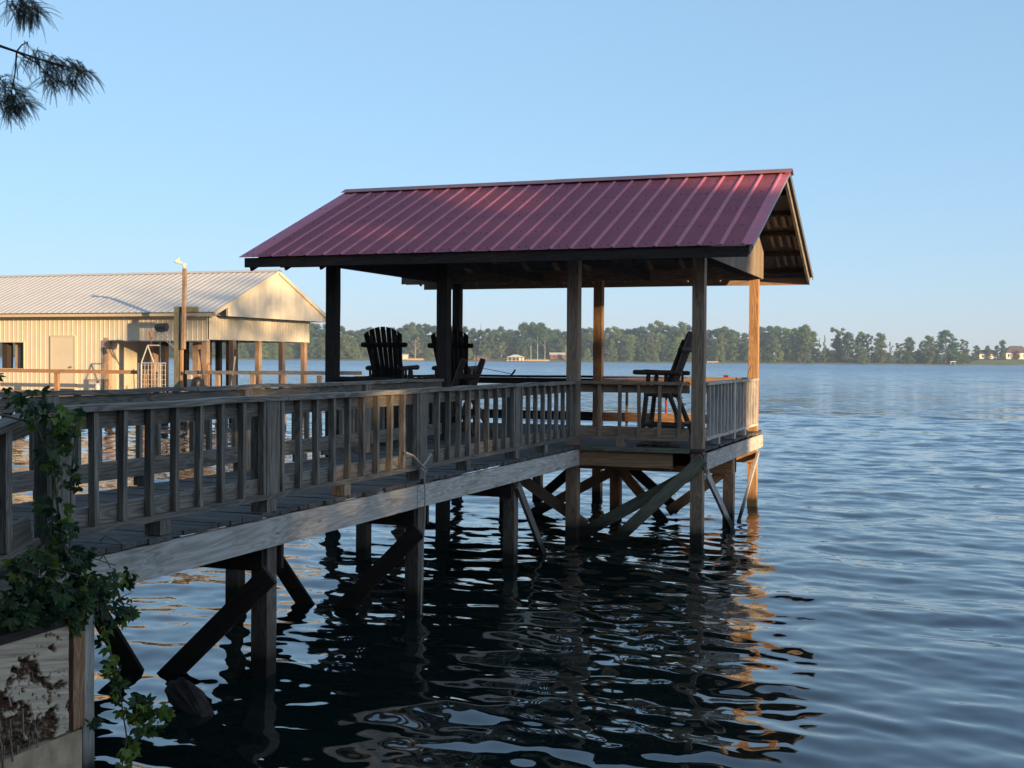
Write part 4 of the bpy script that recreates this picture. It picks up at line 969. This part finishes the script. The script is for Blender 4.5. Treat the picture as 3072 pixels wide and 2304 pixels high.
# ------------------------------------------------------------------ trees
def make_tree(name, kind, seed, leafm, trunkm='barkm', H=20., W=12., dens=1.0, leafs=.68, clear=.02, group=None, label=None, hz=0):
    rg = np.random.RandomState(seed); rp = random.Random(seed)
    t = thing(name, label, 'tree', (0, 0, 0), group, absolute=False)
    k = MB(); n = 6; pts = []; 
    for i in range(n + 1): f = i / n; pts.append((rp.uniform(-.02, .02) * W * f, rp.uniform(-.02, .02) * W * f, H * .86 * f))
    k.tube(pts, [H * .017 * (1 - .8 * i / n) + .03 for i in range(n + 1)], 7)
    lobes = []
    nl = {'oak': 60, 'round': 46, 'cypress': 60, 'open': 30, 'pine': 22, 'dead': 18, 'conifer': 34, 'bush': 18, 'column': 44, 'poplar': 130}[kind]
    for i in range(nl):
        f = (i + .5) / nl; a = rp.uniform(0, 6.283)
        if kind == 'oak': z = clear + (1 - clear) * f ** .8; ro = (math.sin(math.pi * min(1, .16 + .84 * (z - clear) / (1 - clear))) ** .6) * rp.uniform(.35, .85); lr = rp.uniform(.12, .24)
        elif kind == 'round' or kind == 'bush': z = clear + (1 - clear) * f; ro = math.sin(math.pi * min(.97, .12 + .86 * f)) ** .7 * rp.uniform(.3, .8); lr = rp.uniform(.15, .27)
        elif kind == 'cypress': z = clear + (1 - clear) * f; ro = (1 - f) ** .65 * rp.uniform(.5, .9) + .05; lr = .10 + .15 * (1 - f)
        elif kind == 'conifer': z = clear + (1 - clear) * f; ro = (1 - f) * rp.uniform(.6, .95) + .02; lr = .05 + .12 * (1 - f)
        elif kind == 'column': z = clear + (1 - clear) * f; ro = rp.uniform(.1, .6); lr = rp.uniform(.2, .32)
        elif kind == 'poplar': z = clear + (1 - clear) * rp.random(); ro = math.sqrt(rp.random()) * .95; lr = rp.uniform(.16, .22)  # leaves spread evenly through the crown, shaped as a light filter
        elif kind == 'open': z = .35 + .62 * f; ro = rp.uniform(.2, .85) * (1 - .4 * abs(f - .5)); lr = rp.uniform(.12, .2)
        elif kind == 'pine': z = .6 + .38 * f; ro = rp.uniform(.2, .8) * (1.1 - .7 * f); lr = rp.uniform(.15, .24)
        else: z = .3 + .66 * f; ro = rp.uniform(.3, .9) * (1 - .5 * f); lr = rp.uniform(.12, .2)
        x, y = math.cos(a) * ro * W / 2, math.sin(a) * ro * W / 2; zc = z * H - lr * W * .3
        lobes.append((x, y, min(zc, H * .97), lr * W / 2 * 1.25))
        if i % 2 == 0 or kind in ('dead', 'open'):
            z0 = max(H * .12, zc - W * .28 * rp.uniform(.6, 1.2)); k.tube([(0, 0, z0), (x * .5, y * .5, (z0 + zc) / 2 + .2), (x, y, zc)], [H * .006, H * .004, .03], 5)
    k.build('trunk', M[trunkm], t).location = (0, 0, 0)
    V = []; Wr = []
    per = int({'dead': 60, 'open': 150, 'conifer': 260, 'bush': 130}.get(kind, 120) * dens)
    for (x, y, z, r_) in lobes:
        cnt = max(3, int(per * (r_ / (W * .12)) ** 1.6)); cnt = min(cnt, int(420 * dens))
        q = rg.randn(cnt, 3); q /= np.linalg.norm(q, axis=1)[:, None]; rad = r_ * (.30 + .95 * rg.rand(cnt) ** .8)[:, None]
        q2 = q * rad * np.array([1, 1, .72]); q2[:, 2] = np.where(q2[:, 2] < 0, q2[:, 2] * .7, q2[:, 2])
        c = q2 + np.array([x, y, z])
        nr = q + rg.randn(cnt, 3) * .65 + np.array([0, 0, .25]); nr /= np.linalg.norm(nr, axis=1)[:, None]
        a = np.cross(nr, rg.randn(cnt, 3)); a /= np.linalg.norm(a, axis=1)[:, None]; b_ = np.cross(nr, a)
        s_ = leafs * (.55 + .8 * rg.rand(cnt))[:, None] * .5
        P = np.stack([c - a * s_, c - b_ * s_ * .7, c + a * s_, c + b_ * s_ * .7], 1); V.append(P.reshape(-1, 3)); Wr.append(np.repeat(np.clip(rp.random() * .5 + rg.rand(cnt) * .5, 0, 1), 4))
    V = np.concatenate(V); Wr = np.concatenate(Wr); nf = len(V) // 4
    me = bpy.data.meshes.new('crown'); me.vertices.add(len(V)); me.vertices.foreach_set('co', V.astype(np.float32).ravel())
    me.loops.add(nf * 4); me.loops.foreach_set('vertex_index', np.arange(nf * 4, dtype=np.int32)); me.polygons.add(nf); me.polygons.foreach_set('loop_start', np.arange(nf, dtype=np.int32) * 4)
    me.update(); me.materials.append(M[leafm]); at = me.attributes.new('wr', 'FLOAT', 'POINT'); at.data.foreach_set('value', Wr.astype(np.float32))
    o = bpy.data.objects.new('crown', me); COL.objects.link(o); o.parent = t
    return t
DS = 1000.0
mpx = DS / FPX
PROTO = {}
def proto(key, *a, **kw): PROTO[key] = [make_tree(*a, **kw), False]
proto('oakA', 'oak_tree', 'oak', 1, 'leafdark'); proto('oakB', 'oak_tree', 'oak', 2, 'leafdark'); proto('oakC', 'oak_tree', 'oak', 3, 'leafolive')
proto('rndA', 'broadleaf_tree', 'round', 4, 'leafdark'); proto('rndB', 'broadleaf_tree', 'round', 5, 'leafolive'); proto('rndL', 'broadleaf_tree', 'round', 6, 'leaflight')
proto('cypA', 'cypress_tree', 'cypress', 7, 'leaflight'); proto('cypB', 'cypress_tree', 'cypress', 8, 'leafolive'); proto('colA', 'broadleaf_tree', 'column', 9, 'leafolive', clear=.02); proto('colD', 'broadleaf_tree', 'column', 19, 'leafdark', clear=.02)
proto('open', 'broadleaf_tree', 'open', 10, 'leaflight', 'barkpale'); proto('openD', 'broadleaf_tree', 'open', 20, 'leafolive', 'barkm'); proto('pine', 'pine_tree', 'pine', 12, 'leafdark', 'barkpale')
proto('dead', 'dead_tree', 'dead', 13, 'leafdead', 'barkpale'); proto('conif', 'conifer_tree', 'conifer', 14, 'leafolive', leafs=.6); proto('bush', 'bush', 'bush', 15, 'leafdark', H=20, clear=.0); proto('redb', 'red_tree', 'round', 16, 'leafred', clear=.1)
def put(key, px, top, wpx, label, D=DS, zb=None, group=None):
    p, used = PROTO[key]
    o = copy_tree(p) if used else p; PROTO[key][1] = True
    pos = CAM + RT * ((px - 1536) / FPX * D) + FW * D
    zb = (1.0 + (D - 1000) * .05) if zb is None else zb
    hor = 1075.0 + (px - 1536) * .0075
    H = CAM.z + (hor - top) / FPX * D - zb
    o.location = (pos.x, pos.y, zb); s = H / 20.0; sw_ = wpx / FPX * D / 12.0
    o.scale = (sw_, sw_, s); o.rotation_euler = (0, 0, random.uniform(0, 6.28)); o['label'] = label
    if group: o['group'] = group
    elif 'group' in o: del o['group']
    return o
SKY = [(-60, 985), (300, 985), (600, 975), (930, 968), (1023, 975), (1070, 990), (1110, 981), (1200, 985), (1222, 970), (1240, 967), (1285, 972), (1385, 977), (1432, 991), (1464, 985), (1508, 981), (1551, 985), (1583, 964), (1609, 961), (1634, 976), (1678, 988), (1744, 984), (1800, 986), (1845, 977), (1874, 986), (1918, 976), (1950, 966), (1983, 963), (2005, 978), (2030, 968), (2062, 967), (2090, 976), (2120, 989), (2156, 979), (2192, 981), (2225, 998), (2247, 990), (2283, 979), (2315, 975), (2348, 985), (2376, 981), (2406, 975), (2428, 986), (2446, 1000)]
def skyl(x):
    for (a, b_), (c, d) in zip(SKY, SKY[1:]):
        if a <= x <= c: return b_ + (d - b_) * (x - a) / (c - a)
    return SKY[-1][1]
rt = random.Random(21)
GW = 'woods along the far shore'
def sect(x):
    for lim, t_ in ((930, 'behind the cream boathouse'), (1310, 'between first and second roof posts'), (1740, 'between second and third roof posts'), (2110, 'between third and fourth roof posts'), (9999, 'right of the front right roof post')):
        if x < lim: return t_
LBL = {'oak_tree': 'spreading oak', 'broadleaf_tree': 'rounded leafy tree', 'cypress_tree': 'pointed cypress'}
x = -40
while x < 2440:       # skyline row
    key = rt.choice(['oakA', 'oakB', 'oakC', 'rndA', 'rndB', 'colD', 'oakA', 'rndA']); nm = PROTO[key][0].name.split('.')[0]
    put(key, x, skyl(x) + rt.uniform(-2, 7), rt.uniform(46, 66), 'tall ' + LBL[nm] + ' forming the far skyline ' + sect(x), D=DS + rt.uniform(70, 110), group=GW); x += rt.uniform(17, 27)
x = -50
while x < 2440:       # middle row
    key = rt.choice(['oakA', 'oakB', 'rndA', 'rndB', 'oakC', 'cypB', 'colA', 'colD']); nm = PROTO[key][0].name.split('.')[0]
    put(key, x, skyl(x) + rt.uniform(14, 34), rt.uniform(38, 58), 'mid-height ' + LBL[nm] + ' under the far skyline ' + sect(x), D=DS + rt.uniform(40, 60), group=GW); x += rt.uniform(22, 36)
for i, x in enumerate(list(range(-30, 1070, 27)) + list(range(1840, 2430, 33))):      # foliage down to the water
    key = rt.choice(['cypA', 'rndL', 'cypB', 'rndB', 'colA', 'colD']); nm = PROTO[key][0].name.split('.')[0]
    put(key, x + rt.uniform(-8, 8), skyl(x) + rt.uniform(30, 62), rt.uniform(34, 50), 'low ' + LBL[nm] + ' touching the far water ' + sect(x), D=DS + rt.uniform(8, 24), group=GW)
# single trees one can tell apart
for a in (('rndL', 1040, 1003, 56, 'bright yellow-green tree just right of the first roof post on the far shore'), ('cypA', 1066, 1030, 46, 'small pointed light green tree at the water left of the first chair'),
          ('dead', 1245, 1008, 44, 'bare brown dead tree beyond the first chair arm'), ('rndL', 1291, 1034, 36, 'small light green tree at the water left of the second roof post'), ('cypA', 1402, 1008, 34, 'tall light green tree behind the fishing rod tips'),
          ('rndL', 1464, 1044, 22, 'small light bush-like tree right of the brick lake house'), ('open', 1503, 1024, 40, 'pale trunked umbrella shaped tree left of the white roofed pavilion'), ('cypA', 1574, 1038, 26, 'small light tree right of the white roofed pavilion'),
          ('pine', 1592, 966, 46, 'tallest pale trunked pine above the pier on the far shore'), ('pine', 1612, 975, 44, 'pale trunked pine second in the row above the pier'), ('pine', 1634, 984, 40, 'pale trunked pine right end of the row above the pier'), ('pine', 1697, 1000, 26, 'slim pale trunk just left of the third roof post'),
          ('cypA', 1762, 1044, 32, 'small light green tree between the third roof post and rear orange post'), ('colA', 1885, 1004, 56, 'leafy light tree reaching the water above the left end of the side-on chair arm'),
          ('cypB', 1950, 997, 54, 'tall cypress left of the side-on chair back'), ('cypA', 1962, 1034, 36, 'small light cypress at the water left of the side-on chair back'), ('rndL', 2030, 1012, 50, 'bright tree touching the water behind the side-on chair back'), ('cypA', 2160, 1004, 38, 'light tiered cypress right of the front right roof post'),
          ('rndB', 2240, 1030, 40, 'low olive tree just left of the orange rear post'), ('open', 2368, 984, 50, 'pale limbed open tree near the right end of the woods'), ('rndL', 2403, 1066, 14, 'tiny yellow-green bush at the water at the right end of the woods'), ('oakC', 2415, 974, 62, 'broad tree with feathery right side closing the right end of the woods')):
    put(a[0], a[1], a[2], a[3], a[4], D=DS + rt.uniform(2, 14), zb=.8)
for i, (x, t_, w_) in enumerate(((2448, 1056, 40), (2495, 1050, 46), (2530, 1056, 44), (2566, 1052, 50), (2628, 1060, 44), (2660, 1058, 44), (2712, 1054, 50), (2748, 1052, 44), (2778, 1048, 46), (2812, 1052, 54), (2846, 1054, 50), (2884, 1058, 44), (2908, 1066, 30))):
    put(('bush', 'colD', 'rndB')[i % 3], x, t_, w_, 'dark undergrowth clump along the water at the thinning right end of the woods', D=DS + rt.uniform(4, 22), zb=.6, group='undergrowth along the right shore')
for a in (('conif', 2457, 1014, 24, 'slim spiky conifer left of the pair in the gap'), ('conif', 2472, 1004, 28, 'taller spiky conifer of the pair in the gap'), ('rndB', 2478, 1044, 44, 'low olive tree beneath the two conifers'), ('bush', 2440, 1040, 30, 'dark bush filling the gap left of the conifers'),
          ('openD', 2512, 979, 56, 'tall thin crowned tree right of the conifers'), ('colD', 2510, 1014, 46, 'dark lower growth round the tall thin crowned tree'), ('oakA', 2544, 996, 60, 'dense dark tree third from the conifers'), ('oakB', 2540, 1030, 50, 'dark round base growth of the dense tree'), ('oakC', 2580, 995, 52, 'leaning leafy tree left of the see-through gap'),
          ('openD', 2604, 998, 36, 'tree with a drooping limb over the see-through gap'), ('cypB', 2586, 1038, 40, 'light low tree at the water left of the see-through gap'), ('bush', 2612, 1056, 46, 'dark low bushes in the see-through gap'), ('rndB', 2640, 999, 54, 'rounded brownish green tree right of the see-through gap'), ('colA', 2638, 1036, 40, 'olive skirt of foliage below the rounded brownish tree'),
          ('dead', 2672, 1022, 24, 'thin reddish dead trunk standing alone at the water'), ('openD', 2698, 1026, 44, 'sparse tree right of the dead trunk'), ('rndA', 2726, 1011, 46, 'dark topped tree left of centre between dead trunk and big oak'), ('bush', 2696, 1054, 42, 'very dark rounded bush right of the dead trunk'), ('colA', 2728, 1036, 36, 'pale olive tree in front of the very dark bush'), ('cypB', 2762, 1024, 34, 'slim olive tree left of the large oak'),
          ('rndB', 2786, 1007, 54, 'leafy shoulder tree on the left of the large oak'), ('oakB', 2836, 991, 88, 'largest dark dome shaped oak near the right houses'), ('rndA', 2800, 1046, 50, 'dark low crown under the large oak on its left'), ('rndA', 2862, 1030, 60, 'dark crown under the large oak on its right'), ('openD', 2890, 1015, 38, 'airy small crowned tree right of the large oak'), ('colA', 2896, 1046, 36, 'low leafy tree below the airy small crowned tree'),
          ('rndA', 2928, 1036, 30, 'round dark tree standing alone on the lawn'), ('rndB', 2962, 1037, 30, 'roundish tree behind the left wing of the white house'), ('rndA', 2990, 1036, 24, 'dark tree between the two house roofs at the back'), ('colD', 3007, 1020, 26, 'upright dark tree in front of the gap between the white houses'), ('redb', 3050, 1052, 24, 'small red leaved tree in front of the right white house')):
    lawn = a[1] > 2915
    put(a[0], a[1], a[2], a[3], a[4], D=DS + (60 if lawn else rt.uniform(2, 26)), zb=4.5 if lawn else .8)
# drop prototypes never used
for key, (o, used) in PROTO.items():
    if not used:
        for c in list(o.children): bpy.data.objects.remove(c)
        ROOTS.remove(o); bpy.data.objects.remove(o)

# far bank: low shore, lawn and rising ground
def far(px, D): return CAM + RT * ((px - 1536) / FPX * D) + FW * D
rows = [(996, -.6), (998.5, .35), (1002, .7), (1030, 1.6), (1060, 3.6), (1120, 6.0), (1400, 9.0), (3200, 10.0)]
k = MB(); cols = list(range(-1500, 4900, 60)); vs = []
for D, z in rows:
    for px in cols:
        zz = z + (.5 * math.sin(px * .013 + D) if D > 1020 else .05 * math.sin(px * .3))
        if D in (1030, 1060) and px > 2880: zz += 1.3
        p = far(px, D); vs.append((p.x, p.y, zz))
nc = len(cols)
fs = [(j * nc + i, j * nc + i + 1, (j + 1) * nc + i + 1, (j + 1) * nc + i) for j in range(len(rows) - 1) for i in range(nc - 1)]
k.add(vs, fs); o = k.build('far_shore', M['grass'], None, True); o['kind'] = 'structure'

def frame_at(px, D, z0):   # matrix: x right, y away, z up
    p = far(px, D); return Matrix.Translation((p.x, p.y, z0)) @ Matrix.Rotation(TH, 4, 'Z')
def hbox(m, x0, x1, y0, y1, z0, z1): m.box(x0, x1, y0, y1, z0, z1)
def gable(m, x0, x1, y0, y1, z0, z1, hip=0.):
    ym = (y0 + y1) / 2
    m.add([(x0, y0, z0), (x1, y0, z0), (x1, y1, z0), (x0, y1, z0), (x0 + hip, ym, z1), (x1 - hip, ym, z1)], [(0, 1, 5, 4), (3, 4, 5, 2), (0, 4, 3), (1, 2, 5), (0, 3, 2, 1)])
def house(name, label, cat, px, D, z0, wpx, wallh, roofh, wallm, roofm, depth=10, hip=0., wins=3, ov=.6):
    W = wpx / FPX * D; t = thing(name, label, cat, (0, 0, 0), absolute=False); t.matrix_world = frame_at(px, D, z0)
    k = MB(); hbox(k, -W / 2, W / 2, 0, depth, 0, wallh); k.build('wall', M[wallm], t).location = (0, 0, 0)
    k = MB(); gable(k, -W / 2 - ov, W / 2 + ov, -ov, depth + ov, wallh + .01, wallh + roofh, hip); k.build('roof', M[roofm], t).location = (0, 0, 0)
    for i in range(wins):
        x = -W / 2 + W * (i + .5) / wins; k = MB(); hbox(k, x - .6, x + .6, -.06, .04, wallh * .3, wallh * .8); k.build('window', M['glassd'], t).location = (0, 0, 0)
    return t
house('white_house', 'low white house wing with dark brown roof left of the upright tree', 'house', 2966, 1060, 5.2, 58, 4.2, 3.6, 'housew', 'houseroof', hip=2)
house('white_house', 'larger white house with steep dark roof at the right edge', 'house', 3056, 1062, 5.2, 78, 5.4, 6.2, 'housew', 'houseroof', 14, hip=7, wins=5)
house('brick_house', 'low brick lake house beyond the fishing rods', 'house', 1441, 1006, .9, 40, 2.4, 1.6, 'housered', 'houseroof', hip=1)
house('boat_shed', 'small cream shed at the water right of the first chair', 'shed', 1215, 1004, .8, 16, 4.0, .8, 'creamdoor', 'paleroof', 5, wins=0)
house('brick_house', 'red brick house with pale roof left of the third roof post', 'house', 1672, 1030, 2.2, 44, 3.6, 2.0, 'housered', 'paleroof', wins=2)
# lake pavilion across the water
t = thing('lake_pavilion', 'open sided pavilion with pale hipped roof on the far shore', 'pavilion', (0, 0, 0), absolute=False); t.matrix_world = frame_at(1547, 1000, .3)
k = MB(); gable(k, -8, 8, -5, 5, 3.2, 5.4, 6.5); k.build('roof', M['paleroof'], t).location = (0, 0, 0)
for x in (-6.5, -3.2, 0, 3.2, 6.5):
    for y in (-4, 4): k = MB(); k.box(x - .2, x + .2, y - .2, y + .2, -.5, 3.2); k.build('post', M['creamdoor'], t).location = (0, 0, 0)
k = MB(); k.box(-8, 8, -5, 5, .2, .7); k.build('deck', M['pierw'], t).location = (0, 0, 0)
k = MB(); k.box(2.5, 6.3, -2, 3.4, .7, 3.1); k.build('inner_wall', M['creamdoor'], t).location = (0, 0, 0)
def seaw(label, px0, px1, D, z0, z1, m_='pierw'):
    t = thing('pier', label, 'pier', (0, 0, 0), absolute=False); t.matrix_world = frame_at((px0 + px1) / 2, D, 0); W = (px1 - px0) / FPX * D
    k = MB(); k.box(-W / 2, W / 2, 0, 1.5, z0, z1); k.build('boards', M[m_], t).location = (0, 0, 0)
    for i in range(int(W / 2)): k = MB(); k.box(-W / 2 + i * 2, -W / 2 + i * 2 + .4, -.15, -.01, -.5, z1 + .2); k.build('post', M[m_], t).location = (0, 0, 0)
seaw('sunlit orange pier right of the far pavilion', 1576, 1648, 998, .5, 1.7); seaw('sunlit plank seawall right of the small cream shed', 1222, 1270, 998, .5, 1.9); seaw('low pale jetty right of the front right roof post', 2121, 2155, 998, .5, 1.4)
t = thing('swim_frame', 'small white square frame at the water below the large oak', 'frame', (0, 0, 0), absolute=False); t.matrix_world = frame_at(2858, 998, 0)
k = MB()
for x in (-1.8, 1.6): k.box(x, x + .35, 0, .4, -.4, 2.4)
k.box(-2, 2.2, 0, .5, 2.4, 2.9); k.build('frame_bars', M['housew'], t).location = (0, 0, 0)

# ------------------------------------------------------------------ evening haze over the lake
def make_haze():
    k = MB(); k.v = []; lo, hi = -3.0, 48.0
    c = CAM + FW * 560; e1, e2 = 1150, 760; vs = []
    for z in (lo, hi):
        for a_, b_ in ((-1, -1), (1, -1), (1, 1), (-1, 1)): p = c + RT * (a_ * e1) + FW * (b_ * e2); vs.append((p.x, p.y, z))
    k.add(vs, [(3, 2, 1, 0), (4, 5, 6, 7), (0, 1, 5, 4), (1, 2, 6, 5), (2, 3, 7, 6), (3, 0, 4, 7)])
    m = bpy.data.materials.new('haze_air'); m.use_nodes = True; n = m.node_tree; n.nodes.clear()
    v = n.nodes.new('ShaderNodeVolumePrincipled'); v.inputs['Color'].default_value = (.62, .80, 1, 1); v.inputs['Density'].default_value = .0002; v.inputs['Anisotropy'].default_value = 0
    o_ = n.nodes.new('ShaderNodeOutputMaterial'); n.links.new(v.outputs[0], o_.inputs['Volume'])
    me = bpy.data.meshes.new('haze'); me.from_pydata(k.v, [], k.f); me.materials.append(m); o = bpy.data.objects.new('haze', me); COL.objects.link(o); o['kind'] = 'stuff'
make_haze()

# ------------------------------------------------------------------ bank trees behind the viewpoint (they keep the dock in evening shade)
def shade(seed, w_, dist, H, W, kind='poplar', leafm='leafdark', dens=1.0):  # unseen trees, crowns evened out and thinned to filter the sun
    # w_: offset across the sun's direction, dist: distance towards the sun from the pavilion corner
    perp = Vector((.469, .883, 0)); p = perp * w_ + SDIR * dist
    t = make_tree('bank_tree', kind, seed, leafm, H=H, W=W, dens=dens, leafs=.5, clear=.02, label='tall leafy tree on the near bank behind the viewpoint', group='trees on the near bank')
    t.location = (p.x, p.y, .6)
    return t
for i in range(9):
    w_ = -24.5 + i * 3.35; shade(101 + i, w_ - 1.5, 58 + (i % 2) * 3, 14.9 - (i == 8) * .5, 6.5 if i < 8 else 5.0, dens=.55)
shade(128, 1.0, 64, 12.6, 4.4, dens=.5); shade(129, -2.2, 66, 13.5, 4.5, dens=.4)
for i in range(4): shade(131 + i, 10.5 + i * 3.1, 64, 19 - .3 * i, 7, dens=.085)  # very thin unseen crowns added to dim the sun on the boathouse gable
for i, (x, y, H_, W_) in enumerate(((-5.5, -19.5, 15, 9), (-12, -18.5, 14, 9), (.8, -23, 14, 8), (7, -26, 13, 8), (-19, -19, 14, 10))):
    t = make_tree('bank_tree', 'oak', 161 + i, 'leafdark', H=H_, W=W_, dens=1.6, leafs=.8, clear=.10, label='large tree close behind the landing of the walkway', group='large trees behind the landing')
    t.location = (x, y, .8)
# wood on the bank at the viewer's back
rb_ = random.Random(8); proto_b = make_tree('bank_tree', 'oak', 140, 'leafdark', H=17, W=12, dens=1.6, leafs=1.1, clear=.05, label='broad leafy tree in the wood on the near bank behind the viewpoint', group='wood on the near bank')
for i in range(16):
    o = proto_b if i == 0 else copy_tree(proto_b)
    o.location = (-40 + i * 3.6 + rb_.uniform(-1, 1), -30 - (i % 2) * 6 + rb_.uniform(-1, 1), .8); o.rotation_euler = (0, 0, rb_.uniform(0, 6.3)); q_ = rb_.uniform(.85, 1.2); o.scale = (q_, q_, q_)

for o in ROOTS:
    if o.get('_abs') is not None: del o['_abs']
